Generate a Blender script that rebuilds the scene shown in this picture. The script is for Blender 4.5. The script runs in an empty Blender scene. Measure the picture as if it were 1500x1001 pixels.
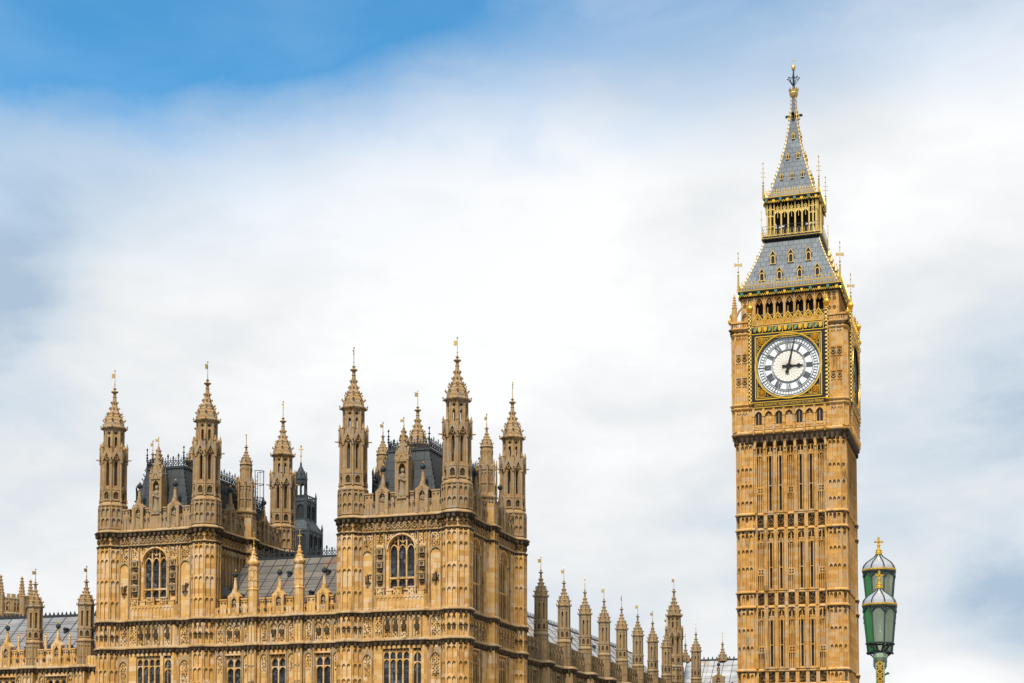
import bpy, math, random
from mathutils import Vector, Matrix
random.seed(7)
R_ = math.radians
scene = bpy.context.scene
col = scene.collection

# ------------------------------------------------------------------ camera
YAW, PITCH, FPX = 0.3176730, 0.0548502, 2279.0
cs, sn, cp, sp = math.cos(YAW), math.sin(YAW), math.cos(PITCH), math.sin(PITCH)
vR = Vector((cs, sn, 0)); vF = Vector((-sn*cp, cs*cp, sp)); vU = vR.cross(vF)
cam_d = bpy.data.cameras.new('camera')
cam = bpy.data.objects.new('camera', cam_d); col.objects.link(cam)
m = Matrix.Identity(4)
for i in range(3):
    m[i][0], m[i][1], m[i][2] = vR[i], vU[i], -vF[i]
m[0][3], m[1][3], m[2][3] = 0, 0, 7.0
cam.matrix_world = m
cam_d.sensor_width = 36; cam_d.lens = FPX*36/1500
cam_d.shift_y = (1036.1-500.5)/1500
cam_d.clip_start = .5; cam_d.clip_end = 6000
scene.camera = cam

# ------------------------------------------------------------------ sky, sun, exposure
SUN_EL, SUN_AZ = R_(55), R_(3)      # azimuth of the sun seen from the palace: measured from -y (east) towards -x (south)
sun_dir = Vector((math.sin(SUN_AZ)*math.cos(SUN_EL), -math.cos(SUN_AZ)*math.cos(SUN_EL), math.sin(SUN_EL)))
world = bpy.data.worlds.new('World'); scene.world = world; world.use_nodes = True
def NT(nt):
    for n in list(nt.nodes): nt.nodes.remove(n)
    def add(kind, **kw):
        n = nt.nodes.new(kind)
        for k, v in kw.items():
            if k.startswith('i_'):
                key = k[2:]
                key = int(key) if key.isdigit() else key.replace('_', ' ')
                n.inputs[key].default_value = v
            else: setattr(n, k, v)
        return n
    def lk(a, b): nt.links.new(a, b)
    return add, lk
def ramp(n, stops):
    e = n.color_ramp.elements
    while len(e) > 1: e.remove(e[0])
    e[0].position = stops[0][0]; e[0].color = stops[0][1]
    for p, c in stops[1:]:
        x = e.new(p); x.color = c
def g(v): return (v, v, v, 1)
add, lk = NT(world.node_tree)
out = add('ShaderNodeOutputWorld'); bg = add('ShaderNodeBackground'); bg.inputs['Strength'].default_value = .0575
lk(bg.outputs[0], out.inputs[0])
sky = add('ShaderNodeTexSky', sky_type='NISHITA', sun_disc=False, sun_elevation=SUN_EL, sun_rotation=math.atan2(sun_dir.x, sun_dir.y),
          air_density=1.0, dust_density=.6, ozone_density=2.0)
tc = add('ShaderNodeTexCoord')
def gnoise(scale, detail, rough, off, stretch=(1, 1, 1.9), dist=0.0):
    mp = add('ShaderNodeMapping'); mp.inputs['Location'].default_value = off; mp.inputs['Scale'].default_value = stretch
    lk(tc.outputs['Generated'], mp.inputs[0])
    n = add('ShaderNodeTexNoise'); n.inputs['Scale'].default_value = scale; n.inputs['Detail'].default_value = detail
    n.inputs['Roughness'].default_value = rough; n.inputs['Distortion'].default_value = dist
    lk(mp.outputs[0], n.inputs['Vector']); return n.outputs['Fac']
def mth(op, a, b=None, c=None, clamp=False):
    n = add('ShaderNodeMath', operation=op, use_clamp=clamp)
    for i, x in enumerate((a, b, c)):
        if x is None: continue
        if isinstance(x, (int, float)): n.inputs[i].default_value = x
        else: lk(x, n.inputs[i])
    return n.outputs[0]
def mr(x, a, b, c=0., d=1., smooth=True):
    n = add('ShaderNodeMapRange', interpolation_type='SMOOTHSTEP' if smooth else 'LINEAR')
    lk(x, n.inputs[0])
    for i, v in enumerate((a, b, c, d)): n.inputs[i+1].default_value = v
    return n.outputs[0]
def pix_dir(px, py):
    v = vF + vR*((px-750)/FPX) + vU*((1036.1-py)/FPX); return v.normalized()
def lobe(px, py, r0, r1):
    """soft round patch of sky round a direction (radii in radians)"""
    d = pix_dir(px, py)
    vm = add('ShaderNodeVectorMath', operation='DISTANCE'); lk(tc.outputs['Generated'], vm.inputs[0]); vm.inputs[1].default_value = d
    return mr(vm.outputs['Value'], r0, r1, 1., 0.)
big = gnoise(3.2, 4, .5, (2.3, .4, 1.7)); fine = gnoise(9, 8, .55, (5, 1, 2), (1, 1, 2.2), .3)
wisp = gnoise(20, 9, .62, (3, 7, 1), (1, 1, 1.7), .6)
warp = mth('ADD', mth('MULTIPLY', mth('SUBTRACT', big, .5), .9), mth('ADD', mth('MULTIPLY', mth('SUBTRACT', fine, .5), .75), mth('MULTIPLY', mth('SUBTRACT', wisp, .5), .28)))
# the opening in the cloud where blue shows, high up and to the south
sep = add('ShaderNodeSeparateXYZ'); lk(tc.outputs['Generated'], sep.inputs[0])
dt = add('ShaderNodeVectorMath', operation='DOT_PRODUCT'); lk(tc.outputs['Generated'], dt.inputs[0]); dt.inputs[1].default_value = vR
north = dt.outputs['Value']
zed = mth('ADD', sep.outputs[2], mth('MULTIPLY', warp, .11))
gap = mth('MULTIPLY', mr(zed, .358, .455), mr(mth('ADD', north, mth('MULTIPLY', warp, .25)), -.23, .52, 1.06, .10))
gap = mth('ADD', gap, mth('MULTIPLY', mr(zed, .29, .41), mr(mth('ADD', north, mth('MULTIPLY', warp, .3)), -.34, .06, .52, 0.)))
blue = mth('ADD', gap, 0, None, True)
cl_n = gnoise(2.6, 7, .54, (1.2, 3.3, .8), (1, 1, 2.6), .3)
cl_b = mth('ADD', mth('MULTIPLY', lobe(720, 330, .03, .30), .40), mth('ADD', mth('MULTIPLY', cl_n, .95), mth('ADD', mth('MULTIPLY', mth('SUBTRACT', fine, .5), .78), mth('MULTIPLY', mth('SUBTRACT', wisp, .5), .22))))
cl_b = mth('ADD', cl_b, mth('ADD', mth('MULTIPLY', lobe(1400, 1060, .0, .06), .55), mth('MULTIPLY', lobe(1420, 200, .0, .10), .3)))
cl_d = mth('ADD', mth('ADD', mth('MULTIPLY', lobe(1480, 900, .0, .075), .42), mth('MULTIPLY', lobe(1520, 620, .0, .09), .22)), mth('ADD', mth('MULTIPLY', lobe(10, 385, .005, .075), .46), mth('ADD', mth('MULTIPLY', lobe(1080, 70, .0, .17), .30), mth('MULTIPLY', lobe(500, 680, .02, .2), .12))))
cl = mth('SUBTRACT', cl_b, cl_d)
rp = add('ShaderNodeValToRGB'); lk(cl, rp.inputs[0])
ramp(rp, [(.02, (4.4, 5.6, 7.0, 1)), (.26, (6.6, 7.4, 8.2, 1)), (.50, (8.3, 8.55, 8.75, 1)), (.80, (9.9, 9.95, 10.0, 1))])
skyc = add('ShaderNodeMix', data_type='RGBA', blend_type='MULTIPLY'); skyc.inputs[0].default_value = 1
lk(sky.outputs[0], skyc.inputs[6]); thin = add('ShaderNodeMix', data_type='RGBA'); lk(mr(fine, .3, .75), thin.inputs[0]); thin.inputs[6].default_value = (.70, 1.74, 2.0, 1); thin.inputs[7].default_value = (1.2, 2.02, 2.15, 1); lk(thin.outputs[2], skyc.inputs[7])
mx = add('ShaderNodeMix', data_type='RGBA'); lk(blue, mx.inputs[0]); lk(rp.outputs[0], mx.inputs[6]); lk(skyc.outputs[2], mx.inputs[7])
lk(mx.outputs[2], bg.inputs[0])

sun_l = bpy.data.lights.new('sun', 'SUN'); sun_l.energy = 3.7; sun_l.angle = R_(11); sun_l.color = (1, .93, .82)
sun = bpy.data.objects.new('sun', sun_l); col.objects.link(sun)
sun.rotation_euler = sun_dir.to_track_quat('Z', 'Y').to_euler(); sun.location = (0, -50, 200)
scene.view_settings.view_transform = 'Standard'; scene.view_settings.look = 'None'
scene.view_settings.exposure = .8; scene.view_settings.gamma = 1

# ------------------------------------------------------------------ materials
MATS = {}
def mat_simple(name, c, rough=.6, metal=0., **kw):
    mt = bpy.data.materials.new(name); mt.use_nodes = True; MATS[name] = mt
    b = mt.node_tree.nodes['Principled BSDF']
    b.inputs['Base Color'].default_value = (*c, 1); b.inputs['Roughness'].default_value = rough; b.inputs['Metallic'].default_value = metal
    for k, v in kw.items(): b.inputs[k].default_value = v
    return mt
def mat_stone(name, c1, c2, grey, soot, bw=.95, bh=.42, soot_amt=.5, soot_lo=.55):
    mt = bpy.data.materials.new(name); mt.use_nodes = True; MATS[name] = mt
    global add, lk
    add, lk = NT(mt.node_tree)
    o = add('ShaderNodeOutputMaterial'); b = add('ShaderNodeBsdfPrincipled'); lk(b.outputs[0], o.inputs[0])
    b.inputs['Roughness'].default_value = .88; b.inputs['Specular IOR Level'].default_value = .25
    ge = add('ShaderNodeNewGeometry'); sx = add('ShaderNodeSeparateXYZ'); lk(ge.outputs['Position'], sx.inputs[0])
    nx = add('ShaderNodeSeparateXYZ'); lk(ge.outputs['True Normal'], nx.inputs[0])
    isx = mth('GREATER_THAN', mth('ABSOLUTE', nx.outputs[0]), .6)
    um = add('ShaderNodeMix', data_type='FLOAT'); lk(isx, um.inputs[0]); lk(sx.outputs[0], um.inputs[2]); lk(sx.outputs[1], um.inputs[3])
    cb = add('ShaderNodeCombineXYZ'); lk(um.outputs[0], cb.inputs[0]); lk(sx.outputs[2], cb.inputs[1])
    br = add('ShaderNodeTexBrick'); lk(cb.outputs[0], br.inputs['Vector'])
    br.inputs['Scale'].default_value = 1; br.inputs['Brick Width'].default_value = bw; br.inputs['Row Height'].default_value = bh
    br.inputs['Mortar Size'].default_value = .012; br.inputs['Mortar Smooth'].default_value = .4; br.inputs['Bias'].default_value = 0
    br.inputs['Color1'].default_value = g(0); br.inputs['Color2'].default_value = g(1); br.inputs['Mortar'].default_value = g(.35)
    def ns(sc, det, ro, vec=None, stretch=None):
        n = add('ShaderNodeTexNoise'); n.inputs['Scale'].default_value = sc; n.inputs['Detail'].default_value = det; n.inputs['Roughness'].default_value = ro
        v = vec or ge.outputs['Position']
        if stretch:
            mp = add('ShaderNodeMapping'); mp.inputs['Scale'].default_value = stretch; lk(v, mp.inputs[0]); v = mp.outputs[0]
        lk(v, n.inputs['Vector']); return n.outputs['Fac']
    n1 = ns(.35, 4, .6); n2 = mth('ADD', mth('MULTIPLY', ns(1.1, 5, .65, None, (1, 1, .25)), .5), mth('MULTIPLY', ns(3.6, 5, .7, None, (1, 1, .09)), .5)); n3 = ns(9, 5, .7); n4 = ns(.9, 3, .5)
    def mix(f, a, bb, bl='MIX'):
        n = add('ShaderNodeMix', data_type='RGBA', blend_type=bl)
        for i, x in ((0, f), (6, a), (7, bb)):
            if isinstance(x, (int, float)): n.inputs[i].default_value = x
            elif isinstance(x, tuple): n.inputs[i].default_value = (*x, 1)
            else: lk(x, n.inputs[i])
        return n.outputs[2]
    brf = add('ShaderNodeRGBToBW'); lk(br.outputs['Color'], brf.inputs[0])
    c = mix(mth('ADD', mth('MULTIPLY', brf.outputs[0], .62), mth('MULTIPLY', n1, .42), clamp=True), c1, c2)
    gm = mth('MULTIPLY', mr(mth('ADD', mth('MULTIPLY', brf.outputs[0], .35), mth('MULTIPLY', n4, .9)), .60, .80), .72)
    c = mix(gm, c, grey)
    sm = mth('MULTIPLY', mr(n2, soot_lo, soot_lo+.15), soot_amt)
    c = mix(sm, c, soot)
    c = mix(mr(n3, .25, .75, .0, .32), c, tuple(x*.55 for x in c1))
    lk(c, b.inputs['Base Color'])
    bp = add('ShaderNodeBump'); bp.inputs['Strength'].default_value = .5; bp.inputs['Distance'].default_value = .02
    lk(mth('ADD', mth('MULTIPLY', n3, .8), mth('MULTIPLY', br.outputs['Fac'], -.6)), bp.inputs['Height']); lk(bp.outputs[0], b.inputs['Normal'])
    return mt
STONE = mat_stone('honey_stone', (.385, .19, .046), (.71, .435, .155), (.56, .41, .265), (.09, .048, .018), soot_amt=.75, soot_lo=.515)
UPPER = mat_stone('weathered_stone', (.255, .15, .061), (.42, .275, .132), (.27, .21, .148), (.055, .037, .021), .8, .35, .75, .52)
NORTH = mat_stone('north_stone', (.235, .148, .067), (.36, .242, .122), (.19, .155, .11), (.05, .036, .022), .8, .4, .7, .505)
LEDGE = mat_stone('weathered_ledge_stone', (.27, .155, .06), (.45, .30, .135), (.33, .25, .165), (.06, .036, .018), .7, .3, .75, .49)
SOOT_SHADE = mat_stone('soot_shade_stone', (.045, .026, .012), (.105, .064, .028), (.06, .047, .033), (.014, .011, .008), .5, .3, .7, .48)  # soot on cornices; also the painted shade in niches, arches and piercings
CARVE = mat_stone('carved_stone', (.125, .066, .021), (.23, .135, .05), (.12, .088, .057), (.032, .02, .011), .5, .3, .75, .47)  # blackened carving, coloured darker still to stand in for recess shade
TOWER = mat_stone('tower_stone', (.36, .165, .034), (.69, .41, .13), (.42, .30, .185), (.07, .036, .012), .8, .46, .78, .51)
GOLD = mat_simple('gilding', (.66, .38, .045), .4, .8)
PALEGOLD = mat_simple('pale_gilding', (.45, .30, .10), .5, .55)
LANTGOLD = mat_simple('bright_gilding', (.68, .47, .13), .45, .35)
IRON = mat_simple('dark_iron', (.018, .022, .027), .55, .2)
GLASS = mat_simple('window_glass', (.022, .028, .035), .16, 0., **{'Specular IOR Level': .35})
def mat_panes():
    mt = bpy.data.materials['window_glass']
    global add, lk
    nt = mt.node_tree; bs = nt.nodes['Principled BSDF']
    def add(kind, **kw):
        n = nt.nodes.new(kind)
        for k, v in kw.items(): setattr(n, k, v)
        return n
    def lk(a, b_): nt.links.new(a, b_)
    ge = add('ShaderNodeNewGeometry'); v = add('ShaderNodeTexVoronoi'); v.inputs['Scale'].default_value = 2.6; lk(ge.outputs['Position'], v.inputs['Vector'])
    sp_ = add('ShaderNodeRGBToBW'); lk(v.outputs['Color'], sp_.inputs[0])
    mx = add('ShaderNodeMix', data_type='RGBA'); lk(mr(sp_.outputs[0], .35, .95), mx.inputs[0]); mx.inputs[6].default_value = (.014, .017, .021, 1); mx.inputs[7].default_value = (.085, .10, .115, 1); lk(mx.outputs[2], bs.inputs['Base Color'])
    bp = add('ShaderNodeBump'); bp.inputs['Strength'].default_value = .35; bp.inputs['Distance'].default_value = .03; lk(sp_.outputs[0], bp.inputs['Height']); lk(bp.outputs[0], bs.inputs['Normal'])
mat_panes()
SLIT = mat_simple('slit_glass', (.016, .017, .018), .3, 0., **{'Specular IOR Level': .2})
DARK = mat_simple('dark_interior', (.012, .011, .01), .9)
BLACK = mat_simple('black_iron_paint', (.010, .010, .011), .5, 0., **{'Specular IOR Level': .2})
GREENPAINT = mat_simple('green_shield_paint', (.03, .13, .07), .5)
OPAL = mat_simple('opal_glass', (.62, .63, .63), .6)
CREAM = mat_simple('cream_glass', (.68, .62, .54), .6)
LEADBAR = mat_simple('dial_iron', (.06, .062, .065), .6)
STATUE = mat_simple('statue_stone', (.22, .155, .09), .9)
LAMPGREEN = mat_simple('green_cast_iron', (.23, .29, .19), .45)
LAMPDARK = mat_simple('dark_green_iron', (.055, .08, .03), .4)
LAMPIRON = mat_simple('lantern_iron', (.03, .04, .035), .45)
GREENGLASS = mat_simple('green_lamp_glass', (.012, .15, .03), .15)
CLEARGLASS = mat_simple('frosted_lamp_glass', (.36, .43, .32), .3, 0., **{'Transmission Weight': .6, 'IOR': 1.1})
DOMEGLASS = mat_simple('white_dome_glass', (.30, .30, .31), .15)

def mat_tiles(name, c1, c2, line, su, sv, rust=None, rough=.5, offset=.5, msize=.06, metal=0.):
    """roof sheets: brick-like sheets in (u,z) with seams, optional rust stains"""
    mt = bpy.data.materials.new(name); mt.use_nodes = True; MATS[name] = mt
    global add, lk
    add, lk = NT(mt.node_tree)
    o = add('ShaderNodeOutputMaterial'); b = add('ShaderNodeBsdfPrincipled'); lk(b.outputs[0], o.inputs[0])
    b.inputs['Roughness'].default_value = rough; b.inputs['Metallic'].default_value = metal
    ge = add('ShaderNodeNewGeometry'); sx = add('ShaderNodeSeparateXYZ'); lk(ge.outputs['Position'], sx.inputs[0])
    nx = add('ShaderNodeSeparateXYZ'); lk(ge.outputs['True Normal'], nx.inputs[0])
    isx = mth('GREATER_THAN', mth('ABSOLUTE', nx.outputs[0]), mth('ABSOLUTE', nx.outputs[1]))
    um = add('ShaderNodeMix', data_type='FLOAT'); lk(isx, um.inputs[0]); lk(sx.outputs[0], um.inputs[2]); lk(sx.outputs[1], um.inputs[3])
    cb = add('ShaderNodeCombineXYZ'); lk(um.outputs[0], cb.inputs[0]); lk(sx.outputs[2], cb.inputs[1])
    br = add('ShaderNodeTexBrick', offset=offset); lk(cb.outputs[0], br.inputs['Vector'])
    br.inputs['Scale'].default_value = 1; br.inputs['Brick Width'].default_value = su; br.inputs['Row Height'].default_value = sv
    br.inputs['Mortar Size'].default_value = msize*.5; br.inputs['Mortar Smooth'].default_value = .3
    br.inputs['Color1'].default_value = (*c1, 1); br.inputs['Color2'].default_value = (*c2, 1); br.inputs['Mortar'].default_value = (*line, 1)
    n = add('ShaderNodeTexNoise'); n.inputs['Scale'].default_value = .8; n.inputs['Detail'].default_value = 6; lk(ge.outputs['Position'], n.inputs['Vector'])
    n2 = add('ShaderNodeTexNoise'); n2.inputs['Scale'].default_value = .33; n2.inputs['Detail'].default_value = 5; lk(ge.outputs['Position'], n2.inputs['Vector'])
    mx = add('ShaderNodeMix', data_type='RGBA', blend_type='MULTIPLY'); lk(mr(n.outputs['Fac'], .35, .7, .0, .45), mx.inputs[0]); lk(br.outputs['Color'], mx.inputs[6]); mx.inputs[7].default_value = (.5, .5, .48, 1)
    c = mx.outputs[2]
    if rust:
        m2 = add('ShaderNodeMix', data_type='RGBA'); lk(mr(n2.outputs['Fac'], .53, .66, 0, .7), m2.inputs[0]); lk(c, m2.inputs[6]); m2.inputs[7].default_value = (*rust, 1); c = m2.outputs[2]
    lk(c, b.inputs['Base Color'])
    bp = add('ShaderNodeBump'); bp.inputs['Strength'].default_value = .6; bp.inputs['Distance'].default_value = .04
    lk(br.outputs['Fac'], bp.inputs['Height']); bp.invert = False; lk(bp.outputs[0], b.inputs['Normal'])
    return mt
SPIRETILE = mat_tiles('cast_iron_tiles', (.11, .123, .136), (.15, .163, .176), (.062, .07, .077), .62, .62, None, .72)
LEAD = mat_tiles('grey_iron_roofing', (.085, .072, .058), (.135, .115, .094), (.02, .018, .016), 4.0, .7, (.16, .068, .028), .75, 0., .05)
LEADPALE = mat_tiles('pale_iron_roofing', (.30, .295, .29), (.38, .375, .37), (.08, .08, .08), 5.0, .8, (.30, .20, .13), .5, 0., .05)
LEADGREY = mat_tiles('grey_range_roofing', (.155, .152, .15), (.205, .20, .197), (.05, .05, .05), 3.0, .8, (.24, .10, .05), .7, 0., .05)
MANSARD = mat_tiles('dark_roof_plates', (.018, .022, .023), (.028, .032, .033), (.006, .007, .007), .8, .72, None, .62, 0., .05)
LANTMETAL = mat_tiles('dark_verdigris_metal', (.016, .023, .026), (.024, .033, .036), (.012, .016, .018), .6, .5, None, .55)
def mat_checker(name, a, b_, s):
    mt = bpy.data.materials.new(name); mt.use_nodes = True
    global add, lk
    add, lk = NT(mt.node_tree)
    o = add('ShaderNodeOutputMaterial'); b = add('ShaderNodeBsdfPrincipled'); lk(b.outputs[0], o.inputs[0])
    ge = add('ShaderNodeNewGeometry'); sx = add('ShaderNodeSeparateXYZ'); lk(ge.outputs['Position'], sx.inputs[0])
    cb = add('ShaderNodeCombineXYZ'); lk(mth('ADD', sx.outputs[0], sx.outputs[1]), cb.inputs[0]); lk(sx.outputs[2], cb.inputs[1]); cb.inputs[2].default_value = .25
    ch = add('ShaderNodeTexChecker'); ch.inputs['Scale'].default_value = s; lk(cb.outputs[0], ch.inputs[0])
    ch.inputs[1].default_value = (*a, 1); ch.inputs[2].default_value = (*b_, 1); lk(ch.outputs[0], b.inputs['Base Color'])
    b.inputs['Roughness'].default_value = .42; b.inputs['Metallic'].default_value = .4
    return mt
CHECK = mat_checker('gilt_chequer', (.83, .55, .12), (.015, .014, .012), 4.6)

# ------------------------------------------------------------------ mesh toolkit
WL = {}
class MB:
    """collects faces in world coordinates; a frame (o,u,n) turns (u,z,w) wall coordinates into world ones"""
    def __init__(s): s.v = []; s.f = []; s.fr((0, 0), (0, -1))
    def fr(s, o, n):
        s.o = o; s.n = n; s.u = (-n[1], n[0]); return s
    def P(s, u, z, w): return (s.o[0]+u*s.u[0]+w*s.n[0], s.o[1]+u*s.u[1]+w*s.n[1], z)
    def face(s, pts):
        i = len(s.v); s.v.extend(pts); s.f.append(tuple(range(i, i+len(pts))))
    def q(s, *uzw): s.face([s.P(*a) for a in uzw])
    def box(s, u0, u1, z0, z1, w0, w1):
        i = len(s.v)
        s.v.extend([s.P(u0, z0, w0), s.P(u1, z0, w0), s.P(u1, z1, w0), s.P(u0, z1, w0), s.P(u0, z0, w1), s.P(u1, z0, w1), s.P(u1, z1, w1), s.P(u0, z1, w1)])
        for f in ((0, 1, 2, 3), (4, 7, 6, 5), (0, 4, 5, 1), (1, 5, 6, 2), (2, 6, 7, 3), (3, 7, 4, 0)): s.f.append(tuple(i+k for k in f))
    def ext(s, poly, w0, w1, back=False):
        """extrude a polygon drawn on the wall (u,z)"""
        n = len(poly); i = len(s.v)
        s.v.extend([s.P(a, b, w1) for a, b in poly]); s.v.extend([s.P(a, b, w0) for a, b in poly])
        s.f.append(tuple(range(i, i+n)))
        if back: s.f.append(tuple(range(i+2*n-1, i+n-1, -1)))
        for k in range(n): s.f.append((i+k, i+n+k, i+n+(k+1) % n, i+(k+1) % n))
    def bar(s, a, b, t, w0, w1):
        dx, dz = b[0]-a[0], b[1]-a[1]; l = math.hypot(dx, dz) or 1; px, pz = -dz/l*t/2, dx/l*t/2
        s.ext([(a[0]+px, a[1]+pz), (b[0]+px, b[1]+pz), (b[0]-px, b[1]-pz), (a[0]-px, a[1]-pz)], w0, w1)
    def poly(s, pts, t, w0, w1):
        for a, b in zip(pts, pts[1:]): s.bar(a, b, t, w0, w1)
    def ring(s, uc, zc, r, t, w0, w1, n=24):
        for k in range(n):
            a, b = 2*math.pi*k/n, 2*math.pi*(k+1)/n
            A = [(uc+rr*math.cos(x), zc+rr*math.sin(x)) for x, rr in ((a, r), (b, r), (b, r-t), (a, r-t))]
            s.q(*[(u, z, w1) for u, z in A])
            s.q((*A[0], w0), (*A[1], w0), (*A[1], w1), (*A[0], w1)); s.q((*A[3], w1), (*A[2], w1), (*A[2], w0), (*A[3], w0))
    def disc(s, uc, zc, r, w, n=32): s.q(*[(uc+r*math.cos(2*math.pi*k/n), zc+r*math.sin(2*math.pi*k/n), w) for k in range(n)])
    def arch_pts(s, uc, h, zs, r, n=5):
        r = max(r, h); c = (r*r-h*h)/(2*h); RR = h+c; tm = math.asin(min(1, r/RR))
        right = [(uc-c+RR*math.cos(tm*k/n), zs+RR*math.sin(tm*k/n)) for k in range(n+1)]
        left = [(2*uc-u, z) for u, z in right[-2::-1]]
        return right+left           # from right springing over the apex to the left springing
    def arch_bar(s, uc, h, zs, r, t, w0, w1, n=5):
        a = s.arch_pts(uc, h, zs, r, n); b = s.arch_pts(uc, h+t, zs, r+t*1.2, n)
        for k in range(len(a)-1):
            s.q((*a[k], w1), (*b[k], w1), (*b[k+1], w1), (*a[k+1], w1))
            s.q((*a[k], w0), (*a[k], w1), (*a[k+1], w1), (*a[k+1], w0)); s.q((*b[k], w1), (*b[k], w0), (*b[k+1], w0), (*b[k+1], w1))
    def head(s, u0, u1, zs, zt, w0, w1, r=None, n=3, inset=0.):
        """panel head: a plate between u0..u1, zs..zt with a pointed arch cut out from below"""
        uc, h = (u0+u1)/2, (u1-u0)/2-inset
        r = r or (zt-zs)*.9
        a = s.arch_pts(uc, h, zs, r, n); m_ = len(a)//2
        for k in range(len(a)-1):
            (ua, za), (ub, zb) = a[k], a[k+1]
            if k == 0 and inset: s.q((u1, zs, w1), (u1, zt, w1), (ua, zt, w1), (ua, zs, w1))
            s.q((ua, za, w1), (ua, zt, w1), (ub, zt, w1), (ub, zb, w1))
            s.q((ua, za, w0), (ua, za, w1), (ub, zb, w1), (ub, zb, w0))
            if k == len(a)-2 and inset: s.q((ub, zs, w1), (ub, zt, w1), (u0, zt, w1), (u0, zs, w1))
        s.q((u0, zt, w0), (u1, zt, w0), (u1, zt, w1), (u0, zt, w1))
        s.q((u0, zs, w0), (u0, zt, w0), (u0, zt, w1), (u0, zs, w1)); s.q((u1, zs, w1), (u1, zt, w1), (u1, zt, w0), (u1, zs, w0))
    def lathe(s, cx, cy, prof, n=8, rot=None, sx=1., sy=1.):
        rot = math.pi/n if rot is None else rot
        i0 = len(s.v)
        for r, z in prof:
            for k in range(n):
                a = rot+2*math.pi*k/n; s.v.append((cx+r*sx*math.cos(a), cy+r*sy*math.sin(a), z))
        for j in range(len(prof)-1):
            for k in range(n):
                a = i0+j*n+k; b = i0+j*n+(k+1) % n; s.f.append((a, b, b+n, a+n))
        s.f.append(tuple(i0+k for k in range(n))[::-1]); s.f.append(tuple(i0+(len(prof)-1)*n+k for k in range(n)))
    def knob(s, x, y, z, r, h=None):
        h = h or r; i = len(s.v)
        s.v.extend([(x+r, y, z), (x, y+r, z), (x-r, y, z), (x, y-r, z), (x, y, z+h), (x, y, z-h)])
        for a, b in ((0, 1), (1, 2), (2, 3), (3, 0)): s.f.append((i+a, i+b, i+4)); s.f.append((i+b, i+a, i+5))
    def rod(s, a, b, r, n=5, r2=None):
        a, b = Vector(a), Vector(b); d = (b-a).normalized(); t = Vector((1, 0, 0)) if abs(d.x) < .8 else Vector((0, 1, 0))
        e1 = d.cross(t).normalized(); e2 = d.cross(e1); i = len(s.v); r2 = r if r2 is None else r2
        for p, rr in ((a, r), (b, r2)):
            for k in range(n):
                x = 2*math.pi*k/n; s.v.append(tuple(p+(e1*math.cos(x)+e2*math.sin(x))*rr))
        for k in range(n): s.f.append((i+k, i+(k+1) % n, i+n+(k+1) % n, i+n+k))
        s.f.append(tuple(range(i+n-1, i-1, -1))); s.f.append(tuple(range(i+n, i+2*n)))
    def sweep(s, path, prof, closed=False):
        """moulding: profile (outward offset, z) carried along a plan path whose outer side is on the right"""
        n = len(path); off = []
        for k in range(n):
            def nrm(a, b):
                dx, dy = b[0]-a[0], b[1]-a[1]; l = math.hypot(dx, dy) or 1; return (dy/l, -dx/l)
            n1 = nrm(path[k-1], path[k]) if (k > 0 or closed) else None
            n2 = nrm(path[k], path[(k+1) % n]) if (k < n-1 or closed) else None
            n1 = n1 or n2; n2 = n2 or n1
            dn = 1+n1[0]*n2[0]+n1[1]*n2[1]; dn = max(dn, .5)
            off.append(((n1[0]+n2[0])/dn, (n1[1]+n2[1])/dn))
        i0 = len(s.v); mlen = len(prof)
        for k in range(n):
            for o, z in prof: s.v.append((path[k][0]+off[k][0]*o, path[k][1]+off[k][1]*o, z))
        for k in range(n if closed else n-1):
            for j in range(mlen-1):
                a = i0+k*mlen+j; b = i0+((k+1) % n)*mlen+j; s.f.append((a, b, b+1, a+1))
    def walk(s, path, step, closed=False):
        """points along a path with their outward normals"""
        res = []; n = len(path)
        for k in range(n if closed else n-1):
            a, b = path[k], path[(k+1) % n]; dx, dy = b[0]-a[0], b[1]-a[1]; l = math.hypot(dx, dy)
            if l < .12: continue
            c = max(1, round(l/step))
            for i in range(c):
                t = (i+.5)/c; res.append(((a[0]+dx*t, a[1]+dy*t), (dy/l, -dx/l), l/c))
        return res
    def build(s, name, mat, parent=None, smooth=False):
        me = bpy.data.meshes.new(name); ox, oy, oz = WL.get(parent.name, (0, 0, 0)) if parent else (0, 0, 0)
        me.from_pydata([(x-ox, y-oy, z-oz) for x, y, z in s.v], [], s.f); me.materials.append(mat)
        if smooth: me.polygons.foreach_set('use_smooth', [True]*len(me.polygons))
        o = bpy.data.objects.new(name, me); col.objects.link(o)
        if parent: o.parent = parent; WL[o.name] = WL[parent.name]
        return o
def multi(name, parts, parent=None):
    """one part made of several materials: parts = [(MB, material), ...]"""
    t = MB(); idx = []
    for k, (m_, mat) in enumerate(parts):
        o = len(t.v); t.v.extend(m_.v); t.f.extend([tuple(i+o for i in f) for f in m_.f]); idx += [k]*len(m_.f)
    ob = t.build(name, parts[0][1], parent)
    for m_, mat in parts[1:]: ob.data.materials.append(mat)
    ob.data.polygons.foreach_set('material_index', idx); return ob
def empty(name, loc, label=None, cat=None, group=None):
    o = bpy.data.objects.new(name, None); col.objects.link(o); o.location = loc; WL[o.name] = tuple(loc)
    if label: o['label'] = label; o['category'] = cat
    if group: o['group'] = group
    return o
def place(src, parent, dx, dy, dz=0., scale=None):
    """copy of a part with its sub-parts"""
    c = src.copy(); col.objects.link(c); c.parent = parent; c.location = (dx, dy, dz)
    if scale: c.scale = scale
    for ch in list(src.children):
        d = ch.copy(); col.objects.link(d); d.parent = c
        if d.name.startswith('weathervane'): d.rotation_euler.z = random.uniform(-1.3, 1.3)
    return c
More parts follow.
